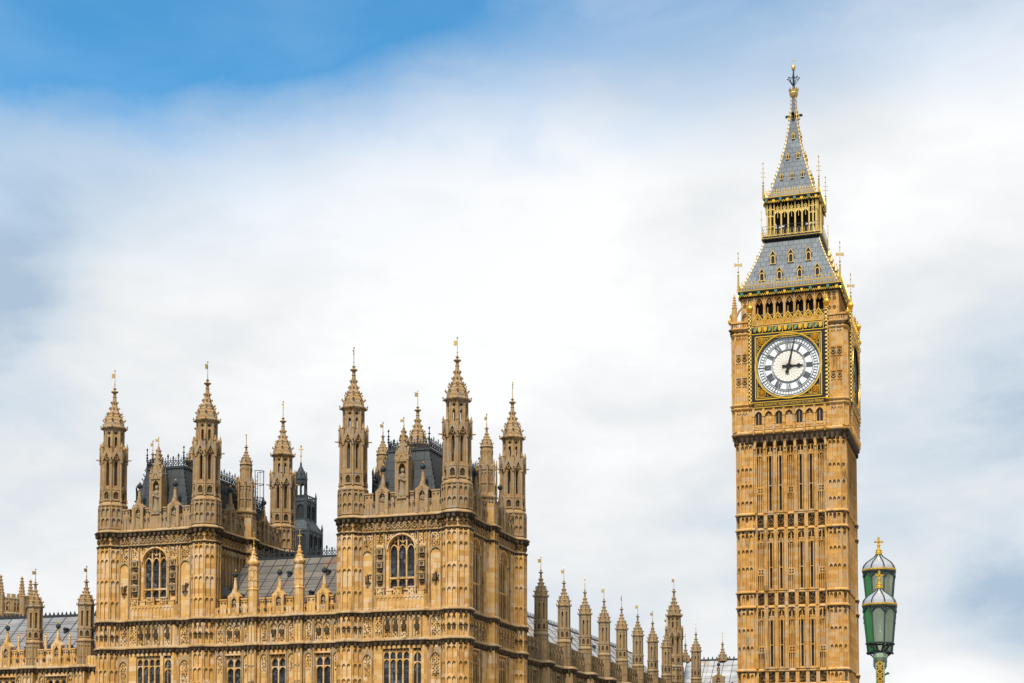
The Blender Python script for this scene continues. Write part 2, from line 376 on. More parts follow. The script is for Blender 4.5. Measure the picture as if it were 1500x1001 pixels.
def copy_tree(o, parent=None):
    c = o.copy(); col.objects.link(c); c.parent = parent
    for ch in list(o.children): copy_tree(ch, c)
    return c
def octf(cx, cy, apo, rot=0.):
    """the eight faces of an octagon: (origin, normal) """
    for k in range(8):
        a = rot+k*math.pi/4; n = (math.cos(a), math.sin(a)); yield k, (cx+n[0]*apo, cy+n[1]*apo), n
def carved(mb, u0, u1, z0, z1, w0, w1, size=.14):
    """dense leaf carving in a panel"""
    nu, nz = max(1, round((u1-u0)/size)), max(1, round((z1-z0)/size)); du, dz = (u1-u0)/nu, (z1-z0)/nz
    for i in range(nu):
        for j in range(nz):
            if (i+j) % 2 and random.random() < .55: continue
            u = u0+(i+.5)*du+random.uniform(-.2, .2)*du; z = z0+(j+.5)*dz+random.uniform(-.2, .2)*dz
            h = random.uniform(.35, .62); w = random.uniform(w0+.35*(w1-w0), w1)
            a = (u-du*h, z); b = (u, z+dz*h*1.2); c = (u+du*h, z); d = (u, z-dz*h*1.2)
            for p, q_ in ((a, b), (b, c), (c, d), (d, a)): mb.q((*p, w0), (u, z, w), (*q_, w0))
def diamond(mb, u, z, r, w0, w1, t=.06):
    mb.poly([(u-r, z), (u, z+r), (u+r, z), (u, z-r), (u-r, z)], t, w0, w1)
    mb.q((u-r*.4, z, w0), (u, z+r*.4, w0), (u, z, w1)); mb.q((u, z+r*.4, w0), (u+r*.4, z, w0), (u, z, w1))
    mb.q((u+r*.4, z, w0), (u, z-r*.4, w0), (u, z, w1)); mb.q((u, z-r*.4, w0), (u-r*.4, z, w0), (u, z, w1))
def wallgrid(mb, u0, u1, z0, z1, ops, depth=.4, w=0.):
    """wall face with real openings; ops: (u0,u1,z0,zspring,rise) rise 0 = flat"""
    us = sorted({u0, u1, *[o[0] for o in ops], *[o[1] for o in ops]}); us = [u for u in us if u0 <= u <= u1]
    zs = sorted({z0, z1, *[o[2] for o in ops], *[o[3]+o[4] for o in ops]}); zs = [z for z in zs if z0 <= z <= z1]
    for a, b in zip(us, us[1:]):
        for c, d in zip(zs, zs[1:]):
            um, zm = (a+b)/2, (c+d)/2
            if any(o[0] < um < o[1] and o[2] < zm < o[3]+o[4] for o in ops): continue
            mb.q((a, c, w), (b, c, w), (b, d, w), (a, d, w))
    for a, b, c, zs_, r in ops:
        pts = [(a, zs_)] if not r else []
        if r: arch = mb.arch_pts((a+b)/2, (b-a)/2, zs_, r, 7)
        else: arch = [(b, zs_), (a, zs_)]
        zt = zs_+r
        if r:
            for (ua, za), (ub, zb) in zip(arch, arch[1:]): mb.q((ua, za, w), (ua, zt, w), (ub, zt, w), (ub, zb, w))
        loop = [(a, c), (b, c)]+arch
        for p, q_ in zip(loop, loop[1:]+loop[:1]): mb.q((*p, w), (*q_, w), (*q_, w-depth), (*p, w-depth))
def arch_z(u, uc, h, zs, r):
    r = max(r, h); c = (r*r-h*h)/(2*h); RR = h+c; x = abs(u-uc)+c
    return zs+math.sqrt(max(0, RR*RR-x*x))
def window(parent, fr, u0, u1, z0, zs, r, lights, transoms=(), stone=None, depth=.38, hood=True, w=0., lead=True):
    """pointed or flat window: stone tracery with the glazing as its pane"""
    mb = MB().fr(*fr); gl = MB().fr(*fr); ld = MB().fr(*fr); uc, h = (u0+u1)/2, (u1-u0)/2; zt = zs+r
    if r: gl.q(*[(u, z, w-depth) for u, z in [(u0, z0), (u1, z0)]+mb.arch_pts(uc, h, zs, r, 7)])
    else: gl.q((u0, z0, w-depth), (u1, z0, w-depth), (u1, zs, w-depth), (u0, zs, w-depth))
    lw = (u1-u0)/lights; wb, wf = w-depth, w-min(.12, depth*.4)
    top = (lambda u: arch_z(u, uc, h, zs, r)-.02) if r else (lambda u: zs)
    for k in range(1, lights):
        u = u0+k*lw; mb.box(u-.055, u+.055, z0, top(u), wb, wf)
    for k in range(lights):
        a, b = u0+k*lw, u0+(k+1)*lw
        if r:
            zh = zs-.1
            mb.arch_bar((a+b)/2, lw/2-.08, zh, lw*.62, .07, wb, wf-.03, 4)
            um = (a+b)/2; zt_ = top(um)
            if zt_ > zh+lw*.75: mb.box(um-.035, um+.035, zh+lw*.62, zt_, wb, wf-.05)
        else:
            mb.head(a+.05, b-.05, zs-lw*1.0, zs-lw*.25, wb, wf-.04, lw*.6, 3)
            mb.ring((a+b)/2, zs-lw*.0-.17, .13, .05, wb, wf-.05, 6)
            mb.head(a+.05, b-.05, zs-lw*2.0, zs-lw*1.42, wb, wf-.06, lw*.5, 3)
        for t in transoms: mb.head(a+.05, b-.05, t-lw*.5, t-.06, wb, wf-.04, lw*.42, 3)
        if lead:
            for q_ in range(1, 2): ld.box((a+b)/2-.012, (a+b)/2+.012, z0, (zs if r else zs-lw*2), wb+.005, wb+.03)
            zz = z0+.3
            while zz < zs-.3: ld.box(a+.05, b-.05, zz-.01, zz+.01, wb+.005, wb+.025); zz += .42
            zc = zs-.55 if r else zs-lw*2-.6
            ld.poly([((a+b)/2-.17, zc), ((a+b)/2, zc+.24), ((a+b)/2+.17, zc), ((a+b)/2, zc-.24), ((a+b)/2-.17, zc)], .025, wb+.005, wb+.035)
    for t in transoms: mb.box(u0, u1, t-.06, t+.08, wb, wf+.04)
    if r:
        for k in range(1, lights):        # intersecting tracery
            u = u0+k*lw
            mb.arch_bar(u, lw*.5, zs+lw*.45, lw*.6, .06, wb, wf-.05, 3)
        if hood: mb.arch_bar(uc, h+.06, zs, r+.06, .11, w, w+.13, 8)
    if hood and not r: mb.box(u0-.1, u1+.1, zs+.02, zs+.14, w, w+.1)
    mb.box(u0-.08, u1+.08, z0-.16, z0, w-depth, w+.1)
    for u in (u0, u1): mb.box(u-.05, u+.05, z0, zs, wb, wf-.02)
    f = mb.build('window', stone or STONE, parent); gl.build('pane', GLASS, f)
    if lead: ld.build('glazing_bars', IRON, f)
    return f
def cresting(mb, a, b, z, h=.95, step=.55):
    """iron ridge cresting from a to b (plan points), standing on z"""
    ax, ay = a; bx, by = b; l = math.hypot(bx-ax, by-ay); n = max(1, round(l/step)); z2 = z if not isinstance(z, tuple) else z[1]; z1 = z if not isinstance(z, tuple) else z[0]
    nrm = ((by-ay)/l, -(bx-ax)/l)
    mb.fr((ax, ay), nrm); s_ = 1 if mb.u[0]*(bx-ax)+mb.u[1]*(by-ay) > 0 else -1
    st = l/n
    for k in range(n+1):
        u = s_*k*st; hh = h if k % 2 == 0 else h*.82
        mb.box(u-.028, u+.028, z1, z1+hh, -.028, .028)
        mb.ext([(u-.10, z1+hh*.86), (u, z1+hh*.76), (u+.10, z1+hh*.86), (u, z1+hh*1.1)], -.03, .03, True)
        mb.bar((u-.09, z1+hh*.72), (u+.09, z1+hh*.72), .035, -.025, .025)
        if k < n:
            um = u+s_*st/2
            mb.poly([(u, z1+.08), (um, z1+h*.5), (u+s_*st, z1+.08)], .04, -.02, .02)
            mb.poly([(u, z1+h*.5), (um, z1+.1), (u+s_*st, z1+h*.5)], .04, -.02, .02)
            mb.ring(um, z1+h*.3, st*.26, .04, -.02, .02, 8)
            mb.box(um-.02, um+.02, z1+h*.5, z1+h*.78, -.02, .02)
    e = s_*l
    for zz in (.05, h*.52): mb.box(min(0, e), max(0, e), z1+zz-.025, z1+zz+.025, -.03, .03)
def vane(mb, x, y, z, h, flag=True, ang=0.):
    mb.rod((x, y, z-.1), (x, y, z+h), .035, 5, .02); mb.knob(x, y, z+h*.97, .075, .12); mb.knob(x, y, z+.12, .07)
    if flag:
        c, s_ = math.cos(ang), math.sin(ang); z0, z1 = z+h*.52, z+h*.8
        mb.fr((x, y), (-s_, c)); mb.ext([(-.03, z0), (.32, z0), (.26, (z0+z1)/2), (.32, z1), (-.03, z1)], -.02, .02, True)
        mb.ext([(.06, z0+.06), (.2, z0+.06), (.2, z1-.06), (.06, z1-.06)], -.03, .03, True)
def statue_fig(mb, x, y, z, h, n):
    """robed carved figure in a niche"""
    k = h/1.7
    mb.lathe(x, y, [(.26*k, z), (.27*k, z+.1*k), (.2*k, z+.5*k), (.19*k, z+.95*k), (.25*k, z+1.25*k), (.23*k, z+1.38*k), (.09*k, z+1.44*k), (.07*k, z+1.48*k), (.12*k, z+1.56*k), (.13*k, z+1.64*k), (.1*k, z+1.74*k), (.02*k, z+1.78*k)], 10)
    tx_, ty_ = -n[1], n[0]
    mb.rod((x+tx_*.22*k, y+ty_*.22*k, z+1.3*k), (x+tx_*.2*k+n[0]*.14*k, y+ty_*.2*k+n[1]*.14*k, z+.95*k), .07*k, 6)
    mb.rod((x-tx_*.22*k, y-ty_*.22*k, z+1.3*k), (x-tx_*.1*k+n[0]*.22*k, y-ty_*.1*k+n[1]*.22*k, z+1.02*k), .07*k, 6)
    mb.rod((x+tx_*.2*k+n[0]*.14*k, y+ty_*.2*k+n[1]*.14*k, z+.95*k), (x+n[0]*.24*k, y+n[1]*.24*k, z+1.05*k), .06*k, 6)
def ogee_spire(mb, cx, cy, z, s, sz):
    """crocketed ogee cap of a turret; s plan scale, sz height scale (1 = the large turrets, 3.65 m high)"""
    pr = [(.86, 0), (.86, .1), (.84, .3), (.77, .58), (.66, .85), (.52, 1.1), (.40, 1.35), (.30, 1.62), (.235, 1.9), (.18, 2.15), (.15, 2.5), (.125, 2.95), (.10, 3.1)]
    mb.lathe(cx, cy, [(r*s, z+h*sz) for r, h in pr]+[(.02, z+3.62*sz)], 8)
    for k in range(8):
        a = math.pi/8+k*math.pi/4; c, s_ = math.cos(a), math.sin(a)
        for r, h, b in ((.80, .50, .15), (.64, .88, .10), (.52, 1.08, .14), (.315, 1.55, .125), (.20, 2.06, .11)):
            x, y = cx+c*r*s, cy+s_*r*s
            mb.rod((x-c*.1*s, y-s_*.1*s, z+(h-.16)*sz), (x+c*b*.8*s, y+s_*b*.8*s, z+(h+.05)*sz), b*s*.75, 4, b*s*.55)
            mb.knob(x+c*b*.85*s, y+s_*b*.85*s, z+(h+.08)*sz, b*s*.7, b*s*.95)
    for r, h, t in ((.185, 2.62, .06), (.31, 3.06, .13), (.15, 3.35, .08)):
        mb.lathe(cx, cy, [(r*.5*s, z+(h-t)*sz), (r*s, z+(h-t*.2)*sz), (r*s, z+(h+t*.3)*sz), (r*.4*s, z+(h+t)*sz)], 8)
    # rings of little scales on the cap
    for h, r in ((.25, .83), (.55, .77), (.85, .67), (1.15, .56)):
        for k, o, n in octf(cx, cy, r*s*.924):
            mb.fr(o, n); ww = r*s*.34
            for q_ in (-.5, .5): mb.ext([(q_*ww-ww*.4, z+h*sz), (q_*ww, z+(h-.16)*sz), (q_*ww+ww*.4, z+h*sz)], -.06, .035)

# ------------------------------------------------------------------ ground, river, bridge (below the view)
NEx, NEy = -42.4535, 115.1154
Wt, Gt, Lt = 9.0, 13.45, 14.12
def structure(name, mb, mat):
    o = mb.build(name, mat); o['kind'] = 'structure'; return o
def plain_noise(name, a, b, sc, rough=.9, bump=.0):
    mt = bpy.data.materials.new(name); mt.use_nodes = True
    global add, lk
    add, lk = NT(mt.node_tree)
    o = add('ShaderNodeOutputMaterial'); bs = add('ShaderNodeBsdfPrincipled'); lk(bs.outputs[0], o.inputs[0]); bs.inputs['Roughness'].default_value = rough
    ge = add('ShaderNodeNewGeometry'); n = add('ShaderNodeTexNoise'); n.inputs['Scale'].default_value = sc; n.inputs['Detail'].default_value = 6; lk(ge.outputs['Position'], n.inputs['Vector'])
    mx = add('ShaderNodeMix', data_type='RGBA'); lk(n.outputs['Fac'], mx.inputs[0]); mx.inputs[6].default_value = (*a, 1); mx.inputs[7].default_value = (*b, 1); lk(mx.outputs[2], bs.inputs['Base Color'])
    if bump:
        bp = add('ShaderNodeBump'); bp.inputs['Strength'].default_value = .4; bp.inputs['Distance'].default_value = bump; lk(n.outputs['Fac'], bp.inputs['Height']); lk(bp.outputs[0], bs.inputs['Normal'])
    return mt
PAVE = plain_noise('pale_paving', (.22, .20, .17), (.30, .28, .24), 1.5)
WATER = plain_noise('river_water', (.05, .05, .04), (.075, .07, .055), .6, .12, .08)
ROAD = plain_noise('asphalt', (.04, .04, .04), (.06, .06, .06), 3)
mb = MB(); mb.face([(-3000, 105, 0), (3000, 105, 0), (3000, 4500, 0), (-3000, 4500, 0)]); mb.face([(-3000, 105, 0), (3000, 105, 0), (3000, 105, -6), (-3000, 105, -6)]); structure('ground', mb, PAVE)
mb = MB(); mb.face([(-3000, -1500, -4), (3000, -1500, -4), (3000, 105, -4), (-3000, 105, -4)]); structure('river', mb, WATER)
mb = MB(); mb.fr((0, 0), (0, -1)); mb.box(-2.0, 22, 4.4, 5.4, -260, 60); structure('bridge_road', mb, ROAD)
par = empty('bridge_parapet', (-2.3, 20, 5.4), 'pale green cast iron bridge parapet carrying the lamp post', 'parapet')
mb = MB(); mb.fr((-2.3, 0), (-1, 0))
mb.box(60, -260, 4.2, 5.6, -.3, .3); mb.box(60, -260, 6.35, 6.5, -.22, .22); mb.build('parapet_rail', LAMPGREEN, par)
mb = MB(); mb.fr((-2.3, 0), (-1, 0))
for k in range(-20, 60):
    mb.box(-k*1.2-.08, -k*1.2+.08, 5.6, 6.35, -.1, .1); mb.ring(-k*1.2-.6, 5.98, .36, .07, -.06, .06, 12)
mb.build('parapet_tracery', LAMPGREEN, par)

# ------------------------------------------------------------------ shared turret meshes (built once, then placed by copying)
proto = empty('turret_prototypes', (0, 0, 0))
AP = 1.12
def lower_panels(mb, cx, cy, apo, faces, zr, rows, hw):
    for k, o, n in octf(cx, cy, apo):
        if k not in faces: continue
        mb.fr(o, n)
        for u in (-hw, 0, hw): mb.box(u-.045, u+.045, zr[0], zr[1], -.05, .09)
        for z in rows:
            for a, b in ((-hw, 0), (hw*0, hw)): mb.head(a+.045, b-.045, z, z+.30, -.05, .085, .22, 3)
def make_big_turret():
    """open lantern turret of the corner towers, from the parapet base (29.3) upwards, axis at the origin"""
    mb = MB(); ca = MB()
    T = .924
    mb.lathe(0, 0, [(1.06/T, 29.25), (1.06/T, 31.32), (1.17/T, 31.42), (1.16/T, 31.52), (1.0/T, 31.78), (.93/T, 31.85), (.93/T, 33.05), (.5/T, 33.2)], 8)
    lower_panels(mb, 0, 0, 1.10, range(8), (29.4, 31.35), (30.1, 30.95), .42)
    for k, o, n in octf(0, 0, 1.10):
        mb.fr(o, n); mb.box(-.44, .44, 29.4, 29.6, 0, .06)
    for k, o, n in octf(0, 0, .93):
        mb.fr(o, n)
        mb.box(-.30, .30, 31.85, 32.0, 0, .14); mb.box(-.30, -.22, 32, 32.75, 0, .12); mb.box(.22, .30, 32, 32.75, 0, .12)
        mb.head(-.22, .22, 32.35, 32.8, 0, .12, .3, 3)
        ca.fr(o, n); ca.q((-.2, 32.05, .012), (.2, 32.05, .012), (.2, 32.5, .012), (-.2, 32.5, .012))  # dark sheet standing in for the shade inside the niche
        mb.ext([(-.32, 32.78), (.32, 32.78), (.25, 32.98), (0, 33.12), (-.25, 32.98)], -.05, .15)
        # lantern stage: jambs either side of an open slot
        mb.fr((n[0]*.93, n[1]*.93), n)
        for sg in (-1, 1):
            a, b = sorted((sg*.14, sg*.40)); mb.box(a, b, 33.0, 35.75, -.26, 0)
            a, b = sorted((sg*.18, sg*.25)); mb.box(a, b, 33.0, 35.3, 0, .06)
        mb.head(-.15, .15, 34.95, 35.75, -.2, -.02, .35, 3)
        mb.box(-.15, .15, 33.0, 33.15, -.2, .0)
        # crown of gablets
        mb.fr((n[0]*.97, n[1]*.97), n)
        mb.ext([(-.40, 35.35), (-.30, 35.35), (0, 36.0), (.30, 35.35), (.40, 35.35), (.40, 35.75), (.06, 36.45), (0, 36.6), (-.06, 36.45), (-.40, 35.75)], -.1, .16)
        mb.ring(0, 35.55, .17, .06, 0, .1, 8)
        mb.box(-.40, .40, 35.8, 36.35, -.3, -.02)
        # upper stage
        mb.fr((n[0]*.76, n[1]*.76), n)
        for sg in (-1, 1):
            a, b = sorted((sg*.115, sg*.33)); mb.box(a, b, 36.2, 38.05, -.2, 0)
        mb.head(-.12, .12, 37.25, 37.62, -.16, -.01, .2, 3); mb.box(-.12, .12, 37.82, 38.1, -.16, -.01)
        mb.ext([(-.32, 37.62), (0, 37.98), (.32, 37.62), (.32, 37.72), (0, 38.06), (-.32, 37.72)], -.02, .05)
    for k in range(8):
        a = math.pi/8+k*math.pi/4; c, s_ = math.cos(a), math.sin(a)
        mb.rod((c*1.0, s_*1.0, 31.7), (c*1.0, s_*1.0, 35.5), .115, 6)
        mb.rod((c*1.12, s_*1.12, 31.75), (c*1.12, s_*1.12, 32.1), .1, 6, .07); mb.rod((c*1.1, s_*1.1, 32.05), (c*1.08, s_*1.08, 35.3), .06, 5)
        mb.rod((c*1.12, s_*1.12, 35.1), (c*1.12, s_*1.12, 36.5), .115, 5, .1); mb.rod((c*1.12, s_*1.12, 36.5), (c*1.12, s_*1.12, 36.95), .13, 5, .02)
        mb.knob(c*1.12, s_*1.12, 36.45, .16, .12); mb.knob(c*1.12, s_*1.12, 35.2, .15, .12)
        mb.rod((c*.82, s_*.82, 36.2), (c*.82, s_*.82, 38.1), .08, 5)
        mb.rod((c*1.0, s_*1.0, 38.2), (c*1.16, s_*1.16, 38.28), .1, 5, .07); mb.knob(c*1.12, s_*1.12, 38.42, .085, .13)
        if k % 2 == 0: mb.rod((c*1.0, s_*1.0, 35.48), (c*1.5, s_*1.5, 35.52), .085, 5, .05)
    mb.lathe(0, 0, [(.36, 33.1), (.36, 35.8)], 8); mb.lathe(0, 0, [(.26, 36.0), (.26, 38.0)], 8)
    mb.lathe(0, 0, [(.5, 35.7), (.95, 35.75), (.95, 35.9), (.5, 36.0)], 8)
    mb.lathe(0, 0, [(.6, 37.95), (.86, 38.0), (1.02, 38.16), (1.06, 38.26), (1.04, 38.36), (.9, 38.44), (.4, 38.5)], 8)
    for k, o, n in octf(0, 0, .93): ca.fr(o, n); carved(ca, -.36, .36, 38.1, 38.3, 0, .14, .14)
    t = multi('turret', [(mb, UPPER), (ca, SOOT_SHADE)], proto)
    sp_ = MB(); ogee_spire(sp_, 0, 0, 38.4, 1.0, 1.0); sp_.build('spire', UPPER, t)
    vn = MB(); vane(vn, 0, 0, 42.0, 1.35, True, 1.2); vn.build('weathervane', PALEGOLD, t)
    return t
def make_small_turret():
    """single stage turret of the long ranges; axis at origin, z 0 = cornice, tip at 8.6"""
    mb = MB(); ca = MB(); T = .924
    mb.lathe(0, 0, [(.60/T, -.1), (.60/T, 2.25), (.68/T, 2.38), (.68/T, 2.48), (.58/T, 2.7), (.55/T, 2.75), (.55/T, 3.7), (.3/T, 3.8)], 8)
    for k, o, n in octf(0, 0, .60):
        mb.fr(o, n)
        for u in (-.22, 0, .22): mb.box(u-.025, u+.025, 0, 2.25, 0, .05)
        for z in (.75, 1.85):
            for a in (-.22, .0): mb.head(a+.02, a+.2, z, z+.2, 0, .05, .16, 2)
    for k, o, n in octf(0, 0, .55):
        mb.fr(o, n)
        mb.box(-.21, -.15, 2.75, 3.62, 0, .07); mb.box(.15, .21, 2.75, 3.62, 0, .07); mb.box(-.21, .21, 2.75, 2.86, 0, .08)
        mb.head(-.15, .15, 3.2, 3.6, 0, .07, .25, 2); mb.box(-.24, .24, 3.58, 3.75, 0, .1)
        ca.fr(o, n); ca.q((-.15, 2.9, .01), (.15, 2.9, .01), (.15, 3.4, .01), (-.15, 3.4, .01))  # niche shade put in as a dark plate
        for sg in (-1, 1):
            a, b = sorted((sg*.09, sg*.24)); mb.box(a, b, 3.6, 5.8, -.18, 0)
        mb.head(-.09, .09, 5.25, 5.55, -.12, -.01, .15, 2); mb.box(-.09, .09, 5.6, 5.85, -.14, -.01)
        mb.box(-.09, .09, 3.7, 3.85, -.14, -.01)
    for k in range(8):
        a = math.pi/8+k*math.pi/4; c, s_ = math.cos(a), math.sin(a)
        mb.rod((c*.58, s_*.58, 2.7), (c*.58, s_*.58, 5.85), .055, 5)
        mb.rod((c*.6, s_*.6, 5.95), (c*.78, s_*.78, 6.0), .06, 4, .04); mb.knob(c*.74, s_*.74, 6.12, .06, .1)
    mb.lathe(0, 0, [(.4, 5.75), (.58, 5.8), (.70, 5.95), (.71, 6.05), (.58, 6.15), (.3, 6.2)], 8)
    mb.lathe(0, 0, [(.3, 3.7), (.3, 5.85)], 8)
    t = multi('turret', [(mb, NORTH), (ca, SOOT_SHADE)], proto)
    sp_ = MB(); ogee_spire(sp_, 0, 0, 6.1, .72, .70); sp_.build('spire', NORTH, t)
    vn = MB(); vane(vn, 0, 0, 8.6, 1.15, True, .9); vn.build('weathervane', PALEGOLD, t)
    return t
def make_mid_turret():
    """closed small turret half way along a side of the corner towers, from 29.3 upwards"""
    mb = MB(); ca = MB(); T = .924
    mb.lathe(0, 0, [(.74/T, 29.25), (.74/T, 31.35), (.88/T, 31.5), (.88/T, 31.62), (.66/T, 31.95), (.62/T, 32.0), (.62/T, 34.15), (.5/T, 34.35), (.47/T, 35.75), (.5/T, 35.85), (.3, 35.9)], 8)
    lower_panels(mb, 0, 0, .74, range(8), (29.4, 31.35), (30.1, 30.95), .28)
    for k, o, n in octf(0, 0, .62):
        mb.fr(o, n); mb.box(-.03, .03, 32.0, 34.0, 0, .06); mb.head(-.23, -.03, 33.4, 33.75, 0, .06, .25, 2); mb.head(.03, .23, 33.4, 33.75, 0, .06, .25, 2)
        mb.ext([(-.25, 33.85), (.25, 33.85), (0, 34.5)], -.1, .09); mb.box(-.25, .25, 32.7, 32.85, 0, .06)
    for k, o, n in octf(0, 0, .47): mb.fr(o, n); mb.box(-.02, .02, 34.5, 35.5, 0, .04); mb.head(-.18, .18, 35.2, 35.6, 0, .05, .3, 3)
    for k in range(8):
        a = math.pi/8+k*math.pi/4; c, s_ = math.cos(a), math.sin(a)
        mb.rod((c*.82, s_*.82, 31.7), (c*.82, s_*.82, 34.2), .085, 5, .07); mb.rod((c*.82, s_*.82, 34.2), (c*.82, s_*.82, 34.8), .11, 5, .01)
        mb.knob(c*.82, s_*.82, 34.15, .12, .08)
    mb.lathe(0, 0, [(.4, 35.65), (.53, 35.75), (.60, 35.85), (.5, 35.98), (.3, 36.0)], 8)
    t = mb.build('turret', UPPER, proto)
    sp_ = MB(); ogee_spire(sp_, 0, 0, 35.9, .60, .50); sp_.build('spire', UPPER, t)
    vn = MB(); vane(vn, 0, 0, 37.7, .95, True, .7); vn.build('weathervane', PALEGOLD, t)
    return t
BIG, SMALL, MID = make_big_turret(), make_small_turret(), make_mid_turret()

def merlons(mb, dk, u0, u1, zb, zt, w0, w1, n):
    """battlement with painted dark piercings between u0 and u1: n merlons"""
    p = (u1-u0)/n
    for k in range(n):
        a, b = u0+k*p, u0+(k+1)*p; m0, m1 = a+p*.18, b-p*.18
        mb.box(m0, m1, zb, zt, w0, w1); mb.box(m0-.05, m1+.05, zt-.02, zt+.09, w0-.05, w1+.06)
        uc = (m0+m1)/2
        for q_ in (-1, 1):                      # little dark crosses laid on for the shade of piercings
            u = uc+q_*(m1-m0)*.27; z = zt-.26
            dk.fr(mb.o, mb.n); dk.box(u-.10, u+.10, z-.04, z+.04, w1, w1+.006); dk.box(u-.04, u+.04, z-.12, z+.12, w1, w1+.008)
        for gq in (a+p*.09, b-p*.09):
            dk.fr(mb.o, mb.n); dk.box(gq-.10, gq+.10, zb-.30, zb-.20, w1+.07, w1+.078); dk.box(gq-.05, gq+.05, zb-.42, zb-.12, w1+.07, w1+.08)
        mb.box(a+p*.0-.001, m0, zb-.02, zb+.05, w0-.03, w1+.05); mb.box(m1, b, zb-.02, zb+.05, w0-.03, w1+.05)
def gable_niche(parent, fr, uc, z0, z1, w1, tip, hw=.5, sc=1., mat=None, ball=True):
    """gabled niche with a carved figure, a slim stalk and an iron ball, set in a parapet"""
    mb = MB().fr(*fr); w0 = w1-.5
    mb.box(uc-hw, uc-.24*sc, z0, z1, w0, w1+.05); mb.box(uc+.24*sc, uc+hw, z0, z1, w0, w1+.05); mb.box(uc-.24*sc, uc+.24*sc, z0, z1, w0, w0+.12)
    mb.box(uc-hw-.04, uc-hw*.62, z0, z1+.1, w1, w1+.13); mb.box(uc+hw*.62, uc+hw+.04, z0, z1+.1, w1, w1+.13)
    mb.head(uc-.24*sc, uc+.24*sc, z1-.35, z1+.05, w0, w1+.04, .32, 4)
    mb.ext([(uc-hw-.08, z1), (uc+hw+.08, z1), (uc+hw+.08, z1+.12), (uc+.2, z1+.42), (uc+.09, z1+.72), (uc-.09, z1+.72), (uc-.2, z1+.42), (uc-hw-.08, z1+.12)], w0, w1+.06, True)
    mb.ring(uc, z1+.2, .13, .04, w1+.05, w1+.1, 8)
    x, y, _ = mb.P(uc, 0, w1-.2)
    mb.lathe(x, y, [(.19*sc, z1+.5), (.17*sc, z1+.8), (.10*sc, tip-.45), (.15*sc, tip-.42), (.08*sc, tip-.38), (.07*sc, tip-.25)], 8)
    mb.box(uc-.2*sc, uc+.2*sc, z0, z0+.25, w0, w1+.06)
    p = mb.build('gabled_niche', mat or UPPER, parent)
    st = MB(); x2, y2, _ = mb.P(uc, 0, w1-.16); statue_fig(st, x2, y2, z0+.25, (z1-z0)*.78, mb.n); st.build('statue', STATUE, p)
    if not ball: return p
    b = MB(); b.lathe(x, y, [(.07, tip-.3), (.2*sc, tip-.2), (.24*sc, tip-.05), (.2*sc, tip+.08), (.08, tip+.14)], 8); b.build('ball', IRON, p)
    gk = MB(); gk.knob(x, y, tip+.24, .1, .15); gk.build('gilt_knob', GOLD, p)
    return p
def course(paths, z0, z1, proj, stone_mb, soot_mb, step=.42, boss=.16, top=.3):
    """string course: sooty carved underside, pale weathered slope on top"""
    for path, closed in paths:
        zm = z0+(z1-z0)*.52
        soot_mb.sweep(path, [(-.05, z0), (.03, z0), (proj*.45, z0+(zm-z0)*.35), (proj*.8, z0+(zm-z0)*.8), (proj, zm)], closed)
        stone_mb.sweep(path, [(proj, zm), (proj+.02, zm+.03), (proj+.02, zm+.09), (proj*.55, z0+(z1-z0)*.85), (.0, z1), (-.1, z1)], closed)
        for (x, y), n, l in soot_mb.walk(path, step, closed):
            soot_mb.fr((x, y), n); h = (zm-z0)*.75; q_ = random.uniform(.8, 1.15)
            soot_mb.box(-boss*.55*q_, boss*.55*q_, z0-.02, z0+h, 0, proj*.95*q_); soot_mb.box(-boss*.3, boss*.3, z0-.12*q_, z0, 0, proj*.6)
WC, WS = .5, .5       # wall faces stand this far outside the turret axes
def tower_outline(hx, hy):
    """plan outline, counter-clockwise, of a corner tower with octagonal corners (axes at +-hx, +-hy)"""
    a, b = AP, AP*.4142; pts = []
    def octs(cx, cy, rot):
        loc = [(-1.10, -.5), (-b, -a), (b, -a), (a, -b), (a, b), (.5, 1.10)]
        loc = [(-(a-(.5-b)), -.5)]+loc[1:5]+[(.5, a-(.5-b))]
        c, s_ = math.cos(rot), math.sin(rot)
        return [(cx+x*c-y*s_, cy+x*s_+y*c) for x, y in loc]
    pts += octs(hx, -hy, 0)+octs(hx, hy, math.pi/2)+octs(-hx, hy, math.pi)+octs(-hx, -hy, -math.pi/2)
    return pts
